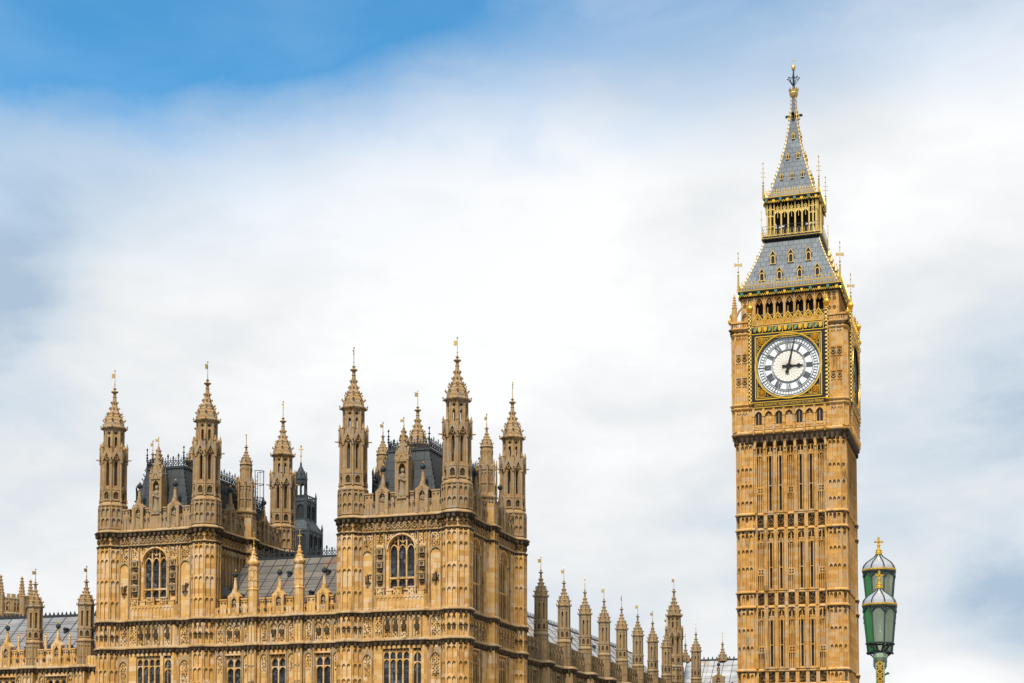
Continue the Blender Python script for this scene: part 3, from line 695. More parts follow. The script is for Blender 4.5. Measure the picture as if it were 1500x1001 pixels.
def build_tower(name, label, group, cxw, open_north):
    cyw = NEy+Lt/2; hx, hy = Wt/2, Lt/2
    root = empty(name, (cxw, cyw, 0), label, 'tower', group)
    outl = [(cxw+x, cyw+y) for x, y in tower_outline(hx, hy)]
    FE = ((cxw, cyw-hy-.5), (0, -1)); FN = ((cxw+hx+.5, cyw), (1, 0)); FW = ((cxw, cyw+hy+.5), (0, 1)); FS = ((cxw-hx-.5, cyw), (-1, 0))
    st, so, ca = MB(), MB(), MB()
    # --- walls with openings
    wb = MB()
    eops = [(-1.10, 1.08, 23.3, 26.45, 1.12)]
    wallgrid(wb.fr(*FE), -hx, hx, 19.0, 29.3, eops)
    low = [(-1.5, .78, 12.4, 18.5, 0), (1.08, 1.82, 12.4, 18.5, 0)]
    wallgrid(wb.fr(*FE), -hx, hx, 0, 19.0, low)
    yo = 6.6-hy
    nops = [(2.86-hy-1.05, 2.86-hy+1.05, 21.75, 26.3, 1.15), (9.9-hy-1.05, 9.9-hy+1.05, 21.75, 26.3, 1.15)]
    nlow = [(2.86-hy-1.0, 2.86-hy+1.0, 12.4, 18.5, 0), (9.9-hy-1.0, 9.9-hy+1.0, 12.4, 18.5, 0)]
    wallgrid(wb.fr(*FN), -hy, hy, 19.0, 29.3, nops if open_north else []); wallgrid(wb.fr(*FN), -hy, hy, 0, 19.0, nlow if open_north else [])
    wallgrid(wb.fr(*FW), -hx, hx, 0, 29.3, []); wallgrid(wb.fr(*FS), -hy, hy, 0, 29.3, [])
    for sx in (-1, 1):
        for sy in (-1, 1):
            cx, cy = cxw+sx*hx, cyw+sy*hy
            wb.lathe(cx, cy, [((AP-.04)/.924, 0), ((AP-.04)/.924, 29.3)], 8)
            fc = [k for k in range(8) if not (math.cos(k*math.pi/4)*sx < -.1 and True and math.sin(k*math.pi/4)*sy < -.1)]
            lower_panels(wb, cx, cy, AP, fc, (21.6, 27.75), (22.95, 24.75, 26.55, 27.35), .42)
            lower_panels(wb, cx, cy, AP, fc, (10, 18.75), (13.5, 15.9, 17.1, 18.3), .42)
            lower_panels(wb, cx, cy, AP, fc, (19.3, 21.1), (20.75,), .42)
            for k, o, n in octf(cx, cy, AP):
                if k in fc:
                    ca.fr(o, n)
                    for u in (-.21, .21): diamond(ca, u, 20.15, .19, -.04, .12); diamond(ca, u, 28.36, .2, -.04, .12)
    # --- string courses
    P = [(outl, True)]
    course(P, 18.72, 19.38, .24, st, so); course(P, 21.05, 21.68, .24, st, so); course(P, 27.72, 28.02, .14, st, so, .6, .12); course(P, 28.72, 29.34, .30, st, so, .46, .22)
    # --- east front dressing
    for fr, hw in ((FE, hx),):
        st.fr(*fr); ca.fr(*fr); so.fr(*fr)
        for u in (-3.4, -2.5, -2.28, -1.52, 1.40, 2.15, 2.42, 3.4):      # slim shafts
            st.box(u-.05, u+.05, 21.6, 27.75, 0, .13); st.box(u-.05, u+.05, 19.3, 21.1, 0, .12); st.box(u-.05, u+.05, 8, 18.75, 0, .12)
        for u in (-2.28, -1.45, 1.36, 2.15):
            x, y, _ = st.P(u, 0, .16); st.lathe(x, y, [(.1, 23.0), (.1, 25.9), (.13, 25.95), (.05, 26.7)], 6); st.knob(x, y, 26.75, .08)
        for a, b in ((-3.4, -2.5), (2.42, 3.4)):
            carved(ca, a+.12, b-.12, 26.3, 27.6, 0, .14); st.head(a+.05, b-.05, 26.0, 26.5, 0, .1, .4, 4)
            carved(ca, (a+b)/2-.3, (a+b)/2+.3, 23.75, 24.55, 0, .34, .2); ca.box((a+b)/2-.12, (a+b)/2+.12, 23.85, 24.35, 0, .32)
            carved(ca, a+.15, b-.15, 19.45, 20.9, 0, .13); st.head(a+.05, b-.05, 20.6, 21.05, 0, .1, .35, 4)
            st.head(a+.05, b-.05, 17.5, 18.5, 0, .1, .6, 4); carved(ca, a+.2, b-.2, 16.2, 18.0, 0, .12)
        for a, b in ((-2.22, -1.52), (1.42, 2.12)):
            uc = (a+b)/2
            for z in (26.05, 24.97, 23.95):
                st.box(uc-.24, uc+.24, z, z+.46, 0, .24); st.ext([(uc-.3, z+.46), (uc+.3, z+.46), (uc+.3, z+.54), (uc, z+.66), (uc-.3, z+.54)], 0, .28)
                so.fr(*fr); so.ext([(uc-.15, z+.36), (uc+.15, z+.36), (uc+.13, z+.18), (uc, z+.06), (uc-.13, z+.18)], .24, .275); so.box(uc-.22, uc+.22, z-.26, z-.02, 0, .15); so.box(uc-.12, uc+.12, z-.36, z-.24, 0, .1)
            carved(ca, a+.05, b-.05, 26.9, 27.6, 0, .12)
        carved(ca, -1.3, -.55, 27.15, 27.65, 0, .08); carved(ca, .55, 1.3, 27.15, 27.65, 0, .08)
        # frieze of quatrefoils under the cornice
        for a, b, c in ((-3.35, -2.3, 2), (-2.2, -1.6, 1), (-1.45, 1.4, 5), (1.55, 2.15, 1), (2.3, 3.4, 2)):
            p = (b-a)/c; st.box(a-.05, a+.02, 28.02, 28.74, 0, .12); st.box(b-.02, b+.05, 28.02, 28.74, 0, .12)
            for k in range(c):
                uc = a+(k+.5)*p; diamond(st, uc, 28.38, .27, .0, .12, .07); ca.fr(*fr); carved(ca, uc-.14, uc+.14, 28.25, 28.52, 0, .14, .14)
                st.poly([(uc-p/2, 28.1), (uc-p*.2, 28.38), (uc-p/2, 28.66)], .05, 0, .09); st.poly([(uc+p/2, 28.1), (uc+p*.2, 28.38), (uc+p/2, 28.66)], .05, 0, .09)
        # band of carved panels between the two lower courses, on the shallow projecting bay
        bay = [(st.P(u, 0, w)[0], st.P(u, 0, w)[1]) for u, w in ((-2.5, 0), (-2.2, .34), (2.05, .34), (2.35, 0))]
        wbay = MB(); wbay.sweep(bay, [(0, 8), (0, 12.4)]); wbay.fr(*fr)
        wbay.q((-2.2, 18.45, .34), (2.05, 18.45, .34), (2.05, 21.6, .34), (-2.2, 21.6, .34))
        for (u0, u1) in ((-2.2, -1.5), (.78, 1.08), (1.82, 2.05)): wbay.q((u0, 12.4, .34), (u1, 12.4, .34), (u1, 18.45, .34), (u0, 18.45, .34)); wbay.q((u1, 12.4, .34), (u1, 18.45, .34), (u1, 18.45, .0), (u1, 12.4, .0)); wbay.q((u0, 12.4, .34), (u0, 18.45, .34), (u0, 18.45, .0), (u0, 12.4, .0))
        for (ua, wa), (ub, wb2) in (((-2.5, 0), (-2.2, .34)), ((2.05, .34), (2.35, 0))): wbay.q((ua, 12.4, wa), (ub, 12.4, wb2), (ub, 21.6, wb2), (ua, 21.6, wa))
        wbay.build('oriel_bay', STONE, root)
        course([(bay, False)], 18.72, 19.38, .24, st, so); course([(bay, False)], 21.05, 21.68, .24, st, so)
        st.fr(*fr); ca.fr(*fr); so.fr(*fr)
        for a, b in ((-1.42, -.72), (-.72, -.02), (-.02, .72), (1.08, 1.85)):
            st.box(a-.05, a+.05, 19.3, 21.1, .34, .46); (b > .5) and st.box(b-.05, b+.05, 19.3, 21.1, .34, .46); st.head(a+.05, b-.05, 20.55, 21.05, .34, .43, .38, 4)
            uc = (a+b)/2; so.box(uc-.2, uc+.2, 20.0, 20.35, .34, .5); carved(ca, uc-.24, uc+.24, 19.4, 19.95, .34, .48, .14); so.box(uc-.13, uc+.13, 20.35, 20.75, .34, .42)
        carved(ca, -2.15, -1.55, 19.45, 20.9, .34, .45)
        # balcony with a battlement below the great window
        bal = [(st.P(u, 0, w)[0], st.P(u, 0, w)[1]) for u, w in ((-2.35, 0), (-2.1, .4), (2.05, .4), (2.3, 0))]
        bb = MB(); bb.sweep(bal, [(0, 21.6), (0, 22.75), (-.18, 22.75)]); bb.fr(*fr)
        for k, (a, b, zt) in enumerate(((-2.05, -1.35, 23.3), (-.55, .15, 23.3), (.15+.55, 1.35, 23.3), (1.5, 2.05, 23.05), (-1.2, -.7, 23.05))):
            bb.box(a, b, 22.7, zt, .2, .42); bb.box(a-.04, b+.04, zt, zt+.08, .18, .46)
        u = -2.05
        while u < 2.05: bb.box(u-.03, u+.03, 21.7, 22.7, .4, .46); bb.head(u+.03, min(u+.34, 2.05), 22.35, 22.65, .4, .45, .22, 2); u += .342
        bb.build('balcony', STONE, root)
        ca.fr(*fr)
        for a, b in ((-1.95, -1.45), (-.5, .1), (.75, 1.3)): carved(ca, a, b, 22.75, 23.25, .42, .5, .17)
    window(root, FE, -1.10, 1.08, 23.3, 26.45, 1.12, 3, (24.13,))
    window(root, FE, -1.5, .78, 12.4, 18.45, 0, 4, (), None, .3, False, .33); window(root, FE, 1.08, 1.82, 12.4, 18.45, 0, 1, (), None, .3, False, .33)
    # --- north side
    st.fr(*FN); ca.fr(*FN); so.fr(*FN)
    cen = 6.6-hy
    b2 = MB().fr(*FN)
    ppath = [(b2.P(u, 0, w)[0], b2.P(u, 0, w)[1]) for u, w in ((cen-.85, 0), (cen-.5, .5), (cen+.5, .5), (cen+.85, 0))]
    b2.sweep(ppath, [(0, 0), (0, 31.0)])
    for z in (13.5, 15.9, 18.2, 20.6, 22.9, 24.7, 26.5, 27.3, 28.3): b2.head(cen-.45, cen-.02, z, z+.28, .5, .56, .2, 2); b2.head(cen+.02, cen+.45, z, z+.28, .5, .56, .2, 2)
    for u in (-.46, 0, .46): b2.box(cen+u-.04, cen+u+.04, 8, 29, .5, .58)
    b2.build('buttress', STONE, root)
    for z0, z1, pr_ in ((18.72, 19.38, .24), (21.05, 21.68, .24), (27.72, 28.02, .14), (28.72, 29.34, .3)): course([(ppath, False)], z0, z1, pr_, st, so)
    st.fr(*FN); ca.fr(*FN); so.fr(*FN)
    halves = ((-hy+1.1, cen-.8), (cen+.8, hy-1.1))
    for a, b in halves:
        nq = max(1, round((b-a)/.56)); p = (b-a)/nq
        for k in range(nq):
            uc = a+(k+.5)*p; diamond(st, uc, 28.38, .25, .0, .12, .07); carved(ca, uc-.14, uc+.14, 28.25, 28.52, 0, .14, .14)
            if not open_north:
                st.head(uc-p/2+.04, uc+p/2-.04, 26.9, 27.6, 0, .2, .45, 4); st.box(uc+p/2-.05, uc+p/2+.05, 21.6, 27.7, 0, .14)
        for z0, z1 in ((19.35, 21.05),):
            nn = max(1, round((b-a)/.75)); p = (b-a)/nn
            for k in range(nn):
                u = a+k*p; st.box(u-.04, u+.04, z0, z1, 0, .12); st.head(u+.04, u+p-.04, z1-.5, z1, 0, .09, .36, 3); carved(ca, u+.12, u+p-.12, z0+.1, z1-.5, 0, .13, .2)
    if open_north:
        for (a, b, z0, zs, r) in nops:
            [ch.data.materials.__setitem__(0, SLIT) for ch in window(root, FN, a, b, z0, zs, r, 3, (23.93,), None, .2).children if ch.name.startswith('pane')]
            for u in (a-.3, a-.75, b+.3, b+.75): st.fr(*FN); st.box(u-.05, u+.05, 21.6, 27.75, 0, .13)
            for u in (a-.55, b+.55): ca.fr(*FN); carved(ca, u-.2, u+.2, 24.0, 24.7, 0, .3, .2); carved(ca, u-.18, u+.18, 26.6, 27.5, 0, .12)
        for (a, b, z0, zs, r) in nlow:
            [ch.data.materials.__setitem__(0, SLIT) for ch in window(root, FN, a, b, z0, zs, 0, 3, (), None, .2).children if ch.name.startswith('pane')]
            for u in (a-.4, b+.4): st.fr(*FN); st.box(u-.05, u+.05, 8, 18.75, 0, .13); st.head(u-.2, u+.2, 17.9, 18.5, 0, .1, .4, 3)
    else:
        st.fr(*FN)
    st.build('string_course', LEDGE, root); so.build('cornice', SOOT_SHADE, root); multi('wall', [(wb, STONE), (ca, CARVE)], root)
    # --- parapets
    pb, dk = MB(), MB()
    pairs = []
    for fr, hw, gaps in ((FE, hx, ((-1.72, 1), (1.72, 1), (0, 0))), (FW, hx, ()), (FN, hy, ((cen-3.0, 2), (cen+3.2, 2), (cen, 3))), (FS, hy, ())):
        pb.fr(*fr); w1 = -.02; w0 = w1-.3
        pb.box(-hw+1.0, hw-1.0, 29.25, 30.36, w0, w1)
        segs = []; cuts = sorted([(c-(.62 if t else .6), c+(.62 if t else .6)) if t != 3 else (c-.8, c+.8) for c, t in gaps]); u = -hw+1.08
        for a, b in cuts: segs.append((u, a)); u = b
        segs.append((u, hw-1.08))
        for a, b in segs:
            if b-a < .3: continue
            n = max(1, round((b-a)/1.0)); merlons(pb, dk, a, b, 30.36, 31.02, w0, w1, n)
            k = a
            while k < b: pb.box(k-.03, k+.03, 29.35, 30.3, w1, w1+.07); k += .27
        for c, t in gaps:
            if t in (1, 2): gable_niche(root, fr, c, 29.3, 31.1, .02, 33.1)
    for c in ():
        pass
    multi('parapet', [(pb, UPPER), (dk, SOOT_SHADE)], root)
    # --- tall statue pinnacle in the middle of the east parapet
    pm = MB().fr(*FE); x, y, _ = pm.P(0, 0, -.3)
    pm.box(-.56, -.3, 29.3, 33.5, -.85, .08); pm.box(.3, .56, 29.3, 33.5, -.85, .08); pm.box(-.3, .3, 29.3, 33.6, -.85, -.4); pm.box(-.3, .3, 29.3, 30.6, -.4, .1); pm.box(-.4, .4, 30.5, 30.65, -.4, .2)
    for u in (-.5, .5):
        xx, yy, _ = pm.P(u, 0, .1); pm.lathe(xx, yy, [(.1, 30.7), (.09, 33.6), (.13, 33.65), (.02, 34.4)], 6)
    pm.head(-.3, .3, 32.9, 33.6, -.4, .1, .5, 4)
    pm.lathe(x, y, [(.62, 33.45), (.58, 34.0), (.46, 34.1), (.42, 34.75), (.33, 34.8), (.28, 35.2), (.33, 35.25), (.1, 36.3), (.02, 36.45)], 4, math.pi/4)
    for fr_ in (FE, FN, FW, FS):
        pm.fr((x, y), fr_[1]); pm.ext([(-.46, 33.5), (.46, 33.5), (.05, 34.75), (-.05, 34.75)], .3, .47); pm.ext([(-.28, 34.7), (.28, 34.7), (0, 35.4)], .15, .31); pm.arch_bar(0, .2, 33.5, .5, .07, .46, .52, 3)
    for k in range(4):
        a = math.pi/4+k*math.pi/2; c, s_ = math.cos(a), math.sin(a)
        for r, z in ((.62, 34.05), (.45, 34.78), (.36, 35.3), (.27, 35.65), (.18, 36.0)): pm.knob(x+c*r, y+s_*r, z, .11, .14)
        pm.rod((x+c*.6, y+s_*.6, 33.5), (x+c*.6, y+s_*.6, 34.6), .08, 4, .02)
    pp = pm.build('pinnacle', UPPER, root)
    sm = MB().fr(*FE); x2, y2, _ = sm.P(0, 0, -.1); statue_fig(sm, x2, y2, 30.65, 2.25, (0, -1)); sm.build('statue', STATUE, pp)
    sm = MB(); vane(sm, x, y, 36.4, .75, True, .5); sm.build('weathervane', PALEGOLD, pp)
    # --- roof
    rf, rc, sm_ = MB(), MB(), MB()
    yb0, yb1, yt0, yt1 = NEy+.35, NEy+Lt-.35, NEy+1.0, NEy+Lt-1.0
    zb, zt, hb, ht = 31.2, 34.7, 2.6, 1.78
    x0 = cxw-.05
    B = [(x0-hb, yb0, zb), (x0+hb, yb0, zb), (x0+hb, yb1, zb), (x0-hb, yb1, zb)]; Tt = [(x0-ht, yt0, zt), (x0+ht, yt0, zt), (x0+ht, yt1, zt), (x0-ht, yt1, zt)]
    for k in range(4): rf.face([B[k], B[(k+1) % 4], Tt[(k+1) % 4], Tt[k]])
    rf.face(Tt)
    rf.fr((x0, (NEy+cyw)/2), (0, -1)); rf.fr((x0, cyw), (0, -1)); rf.box(-hx+.4, hx-.4, 30.2, 32.55, -hy+3, hy-3)
    rf.face([(x0-hx, NEy, 30.2), (x0+hx, NEy, 30.2), (x0+hx, NEy+Lt, 30.2), (x0-hx, NEy+Lt, 30.2)])
    rf.fr((x0, cyw), (0, -1)); rf.box(-ht-.08, ht+.08, zt-.02, zt+.13, -(yt1-cyw)-.08, (cyw-yt0)+.08)
    r = rf.build('roof', MANSARD, root)
    for k in range(4):
        a, b = Tt[k], Tt[(k+1) % 4]; cresting(rc, a[:2], b[:2], zt+.12, 1.05, .5)
        p = Tt[k]
        rc.rod((p[0], p[1], zt), (p[0], p[1], zt+1.75), .06, 5, .03); rc.knob(p[0], p[1], zt+1.3, .15, .1); rc.knob(p[0], p[1], zt+1.75, .1, .16); rc.knob(p[0], p[1], zt+.8, .13)
        q0, q1 = Vector(B[k]), Vector(Tt[k])
        for i in range(9):
            v = q0.lerp(q1, i/9+.05); dx, dy = (v.x-x0), (v.y-cyw); l = math.hypot(dx, dy); rc.rod(tuple(v), (v.x+dx/l*.22, v.y+dy/l*.22*.3, v.z+.16), .05, 4, .03); rc.knob(v.x+dx/l*.22, v.y+dy/l*.07, v.z+.18, .085)
    for sg in (-1, 1):
        for yy in (NEy+3.0, NEy+Lt-3.0): cresting(rc, (x0+sg*(ht+.7), yy), (x0+sg*(hx-.5), yy), 32.55, 1.15, .5)
        cresting(rc, (x0+sg*(hx-.45), NEy+3), (x0+sg*(hx-.45), NEy+Lt-3), 32.55, 1.15, .5)
    rc.build('cresting', IRON, r)
    # --- turrets
    for sx, sy in ((-1, -1), (1, -1), (1, 1), (-1, 1)): place(BIG, root, sx*hx, sy*hy)
    place(MID, root, hx+.2, cen); place(MID, root, -hx-.2, cen)
    return root
build_tower('corner_tower', 'nearer honey stone tower with four lantern turrets, beside the row of turrets', 'turreted stone corner towers', NEx-Wt/2, True)
build_tower('corner_tower', 'farther honey stone tower with four lantern turrets, leftmost, with a ladder by its side turret', 'turreted stone corner towers', NEx-Wt-Gt-Wt/2, False)

def slope_roof(parent, name, eave, ridge, mat, seams, vents=(), back=None, rows=6, w_seam=.035):
    """roof plane from eave (a,b) to ridge (a,b) with standing seams and cross rolls"""
    mb = MB(); (e0, e1), (r0, r1) = eave, ridge; e0, e1, r0, r1 = map(Vector, (e0, e1, r0, r1))
    mb.face([tuple(e0), tuple(e1), tuple(r1), tuple(r0)])
    if back: mb.face([tuple(r0), tuple(r1), tuple(Vector(back[1])), tuple(Vector(back[0]))])
    p = mb.build(name, mat, parent)
    sm = MB()
    nn = (e1-e0).cross(r0-e0).normalized(); nn = nn if nn.z > 0 else -nn
    for k in range(seams+1):
        t = k/seams; a, b = e0.lerp(e1, t)+nn*.02, r0.lerp(r1, t)+nn*.02; sm.rod(tuple(a), tuple(b), w_seam, 4)
    for k in range(1, rows):
        t = k/rows; sm.rod(tuple(e0.lerp(r0, t)), tuple(e1.lerp(r1, t)), w_seam*.7, 4)
    sm.rod(tuple(r0), tuple(r1), .12, 6)
    sm.build('roof_seam', IRON, p)
    for (t, s_) in vents:
        c = e0.lerp(e1, t).lerp(r0.lerp(r1, t), s_); d = (e1-e0).normalized(); o = Vector((nn.x, nn.y, 0)).normalized()
        v = MB(); v.fr((c.x+o.x*.0, c.y+o.y*.0), (o.x, o.y)); v.box(-.14, .14, c.z-.1, c.z+.24, -.3, .2); v.ext([(-.19, c.z+.24), (.19, c.z+.24), (.19, c.z+.29), (0, c.z+.42), (-.19, c.z+.29)], -.3, .26, True)
        v.build('roof_vent', IRON, p)
    return p
def range_front(root, fr, u0, u1, bays, zc, wins, mat, soff, zpar, zmer, gables=(), gtip=2.6, upper_band=None, butts=()):
    """front of a long range: wall with windows, courses, parapet"""
    wb, st, so, ca, pb, dk = MB(), MB(), MB(), MB(), MB(), MB()
    wallgrid(wb.fr(*fr), u0, u1, 0, zc, [(a, b, z0, z1, 0) for a, b, z0, z1, l in wins])
    path = [(wb.P(u, 0, 0)[0], wb.P(u, 0, 0)[1]) for u in (u0, u1)]
    return wb, st, so, ca, pb, dk, path

# ------------------------------------------------------------------ linking range between the two towers
lx0, lx1 = NEx-Wt-Gt, NEx-Wt
lcx = (lx0+lx1)/2
link = empty('linking_range', (lcx, NEy, 0), 'honey stone range with a grey iron roof joining the two corner towers', 'building')
FL = ((lcx, NEy-.45), (0, -1)); half = Gt/2-1.0
wb, st, so, ca, pb, dk = (MB() for _ in range(6))
gx = [-61.95-lcx, -57.88-lcx, -53.85-lcx]; bx_ = [-60.15-lcx, -55.97-lcx]
wallgrid(wb.fr(*FL), -half-.3, half+.3, 0, 21.7, [(c-.68, c+.68, 12.4, 18.3, 0) for c in gx])
for c in bx_: wb.box(c-.38, c+.38, 0, 21.65, 0, .32)
def butt_path(fr, u0, u1, bs, hw, w):
    t = MB().fr(*fr); pts = [(u0, 0)]
    for c in bs: pts += [(c-hw, 0), (c-hw+.06, w), (c+hw-.06, w), (c+hw, 0)]
    pts.append((u1, 0)); return [t.P(u, 0, ww)[:2] for u, ww in pts]
lp = [(butt_path(FL, -half, half, bx_, .46, .32), False)]
course(lp, 18.72, 19.38, .24, st, so); course(lp, 21.05, 21.68, .24, st, so)
st.fr(*FL); ca.fr(*FL); so.fr(*FL)
edges = [-half, *bx_, half]
for c in gx:
    window(link, FL, c-.68, c+.68, 12.4, 18.3, 0, 2)
    for s_ in (-1, 1):
        st.fr(*FL); ca.fr(*FL); so.fr(*FL)
        for u in (.78, .92, 1.6): st.box(c+s_*u-.05, c+s_*u+.05, 8, 18.75, 0, .14); st.box(c+s_*u-.05, c+s_*u+.05, 19.3, 21.1, 0, .12)
        a, b = sorted((c+s_*.97, c+s_*1.55)); st.head(a, b, 18.0, 18.6, 0, .1, .4, 3); carved(ca, a+.1, b-.1, 16.9, 18.1, 0, .12)
        st.head(a, b, 20.55, 21.05, 0, .1, .38, 3); carved(ca, a+.08, b-.08, 19.45, 20.7, 0, .13)
        a, b = sorted((c, c+s_*.73)); st.head(a+.03, b-.03, 20.5, 21.05, 0, .1, .4, 4); uc = (a+b)/2
        so.box(uc-.2, uc+.2, 20.0, 20.35, 0, .2); carved(ca, uc-.25, uc+.25, 19.42, 19.95, 0, .15, .14); carved(ca, uc-.25, uc+.25, 20.4, 20.8, 0, .13, .14)
    st.box(c-.04, c+.04, 19.3, 21.1, 0, .12)
for c in bx_:
    for u in (-.3, 0, .3): st.box(c+u-.03, c+u+.03, 8, 21.1, .32, .38)
    for z in (13.5, 15.9, 17.2, 18.3, 20.7): st.head(c-.28, c-.02, z, z+.26, .32, .37, .2, 2); st.head(c+.02, c+.28, z, z+.26, .32, .37, .2, 2)
st.build('string_course', LEDGE, link); so.build('cornice', SOOT_SHADE, link); multi('wall', [(wb, STONE), (ca, CARVE)], link)
pb.fr(*FL); pb.box(-half, half, 21.6, 22.3, -.33, -.03)
for i in range(3):
    a, b = edges[i]+.45, edges[i+1]-.45; c = gx[i]
    if c-.5-a > .4: merlons(pb, dk, a, c-.52, 22.3, 22.95, -.33, -.03, max(1, round((c-.5-a)/.85)))
    if b-c-.5 > .4: merlons(pb, dk, c+.52, b, 22.3, 22.95, -.33, -.03, max(1, round((b-c-.5)/.85)))
    gable_niche(link, FL, c, 21.65, 23.15, .0, 25.15, .48, .95, STONE)
u = -half
while u < half: pb.fr(*FL); pb.box(u-.03, u+.03, 21.7, 22.25, -.03, .04); u += .3
multi('parapet', [(pb, STONE), (dk, SOOT_SHADE)], link)
def make_needle():
    mb = MB(); T = .924
    mb.lathe(0, 0, [(.40/T, 21.5), (.40/T, 23.6), (.44/T, 23.7), (.36/T, 23.85), (.36/T, 25.6), (.46/T, 25.8), (.47/T, 25.95), (.36/T, 26.05), (.22, 26.5), (.12, 27.0), (.16, 27.05), (.05, 27.25)], 8)
    for k, o, n in octf(0, 0, .36): mb.fr(o, n); mb.head(-.13, .13, 25.1, 25.5, 0, .04, .25, 2); mb.box(-.15, -.12, 23.9, 25.5, 0, .04); mb.head(-.13, .13, 24.3, 24.55, 0, .04, .18, 2)
    for k in range(8):
        a = math.pi/8+k*math.pi/4
        for r, z in ((.40, 26.05), (.30, 26.35), (.2, 26.65)): mb.knob(math.cos(a)*r, math.sin(a)*r, z, .07, .09)
    t = mb.build('pinnacle', STONE, proto); v = MB(); v.rod((0, 0, 27.1), (0, 0, 28.4), .05, 5, .03); v.fr((0, 0), (0, -1)); v.box(-.17, .17, 27.95, 28.05, -.04, .04); v.knob(0, 0, 27.5, .1, .12); v.knob(0, 0, 28.4, .08, .12); v.build('gilt_cross', GOLD, t)
    return t
NEEDLE = make_needle()
for c in bx_: place(NEEDLE, link, c, -.5)
rz = 27.3
rf = slope_roof(link, 'roof', ((lx0+.3, NEy+.5, 21.9), (lx1-.3, NEy+.5, 21.9)), ((lx0+.3, NEy+6.2, rz), (lx1-.3, NEy+6.2, rz)), LEAD, 12, ((.42, .66), (.70, .66), (.92, .66), (.4, .28), (.66, .28), (.9, .28), (.15, .28)), ((lx0+.3, NEy+12, 22), (lx1-.3, NEy+12, 22)), 7)
rc = MB(); cresting(rc, (lx0+1.2, NEy+6.2), (lx1-1.2, NEy+6.2), rz+.05, .85, .5); rc.build('cresting', IRON, rf)
bk = MB().fr((lx1-2.2, NEy+8.5), (0, -1)); bk.box(-1.6, 1.9, 24, 28.1, -1, 0); bk.box(-1.7, 2.0, 28.1, 28.3, -1.1, .1)
for k in range(8): diamond(bk, -1.4+k*.45, 27.6, .2, 0, .1, .06); bk.box(-1.42+k*.45+.2, -1.42+k*.45+.26, 26.6, 28.1, 0, .08)
bk.build('roof_parapet', SOOT_SHADE, link)
lg = MB()      # folded scaffold tent seen at the left end of the roof
for k in range(4):
    lg.rod((lx0+1.3+k*.5, NEy+.3, 22.2), (lx0+1.2+k*.5, NEy+.8, 25.6-.2*k), .035, 5)
lg.rod((lx0+1.2, NEy+.6, 24.4), (lx0+2.9, NEy+.6, 24.0), .03, 5); lg.rod((lx0+1.2, NEy+.6, 25.4), (lx0+2.9, NEy+.6, 25.0), .03, 5)
lg.fr((lx0+1.9, NEy+.9), (0, -1)); lg.ext([(-.8, 24.3), (.5, 23.6), (.9, 22.6), (.7, 22.5), (.3, 23.3), (-.8, 23.7)], -.5, .4, True)
tag = lg.build('roof_hoist', IRON); tag['label'] = 'black folded hoist frame on the eaves beside the farther tower'; tag['category'] = 'hoist'

# ladder with safety hoops beside the farther tower's side turret
ld = MB(); lxp, lyp = NEx-Wt-Gt+.3, NEy+8.35
for dx in (-.25, .25): ld.rod((lxp, lyp+dx, 30.4), (lxp, lyp+dx, 35.6), .03, 5)
z = 30.6
while z < 35.5: ld.rod((lxp, lyp-.25, z), (lxp, lyp+.25, z), .018, 4); z += .35
for z in (32.0, 33.2, 34.4, 35.6):
    pts = [(lxp+.75*math.sin(math.pi*k/8), lyp-.42*math.cos(math.pi*k/8), z) for k in range(9)]
    for a, b in zip(pts, pts[1:]): ld.rod(a, b, .03, 4)
for k in (2, 4, 6):
    a = math.pi*k/8; ld.rod((lxp+.75*math.sin(a), lyp-.42*math.cos(a), 32.0), (lxp+.75*math.sin(a), lyp-.42*math.cos(a), 35.6), .022, 4)
    ld.rod((lxp+.75*math.sin(a), lyp-.42*math.cos(a), 32.0), (lxp+.3, lyp+.8, 30.6), .022, 4)
o = ld.build('roof_ladder', IRON); o['label'] = 'thin metal ladder with safety hoops on the farther tower roof'; o['category'] = 'ladder'

# ------------------------------------------------------------------ lower range running off to the left
lr = empty('river_range', (-83, NEy, 0), 'lower honey stone range with two small turrets and pale roof, far left', 'building')
FR = ((-83, NEy-.4), (0, -1))
wb, st, so, ca, pb, dk = (MB() for _ in range(6))
tu = [-76.5+83, -81.65+83, -86.8+83, -92+83]; u0r, u1r = -14, 83-75.0
wn = [(c-1.0, c+1.0, 11.5, 17.0, 0) for c in (-79.05+83, -84.2+83, -89.4+83)]
wallgrid(wb.fr(*FR), u0r, u1r, 0, 17.9, wn)
for c in tu: wb.box(c-.55, c+.55, 0, 17.6, 0, .5)
course([(butt_path(FR, u0r, u1r, sorted(tu), .62, .5), False)], 17.35, 17.95, .24, st, so)
for a, b, z0, z1, _ in wn:
    window(lr, FR, a, b, z0, z1, 0, 3)
    st.fr(*FR); ca.fr(*FR)
    for s_, e in ((-1, a), (1, b)):
        for d in (.15, .7): st.box(e+s_*d-.05, e+s_*d+.05, 8, 17.4, 0, .13)
        p, q_ = sorted((e+s_*.2, e+s_*.65)); st.head(p, q_, 16.7, 17.3, 0, .1, .4, 3); carved(ca, p+.06, q_-.06, 15.4, 16.8, 0, .12)
for c in tu:
    for u in (-.4, 0, .4): st.fr(*FR); st.box(c+u-.04, c+u+.04, 8, 17.4, .5, .57)
    for z in (12, 14.5, 16.8): st.head(c-.36, c-.04, z, z+.3, .5, .56, .22, 2); st.head(c+.04, c+.36, z, z+.3, .5, .56, .22, 2)
st.build('string_course', LEDGE, lr); so.build('cornice', SOOT_SHADE, lr); multi('wall', [(wb, STONE), (ca, CARVE)], lr)
gk = MB(); pb.fr(*FR); pb.box(u0r, u1r, 17.85, 18.7, -.33, -.03)
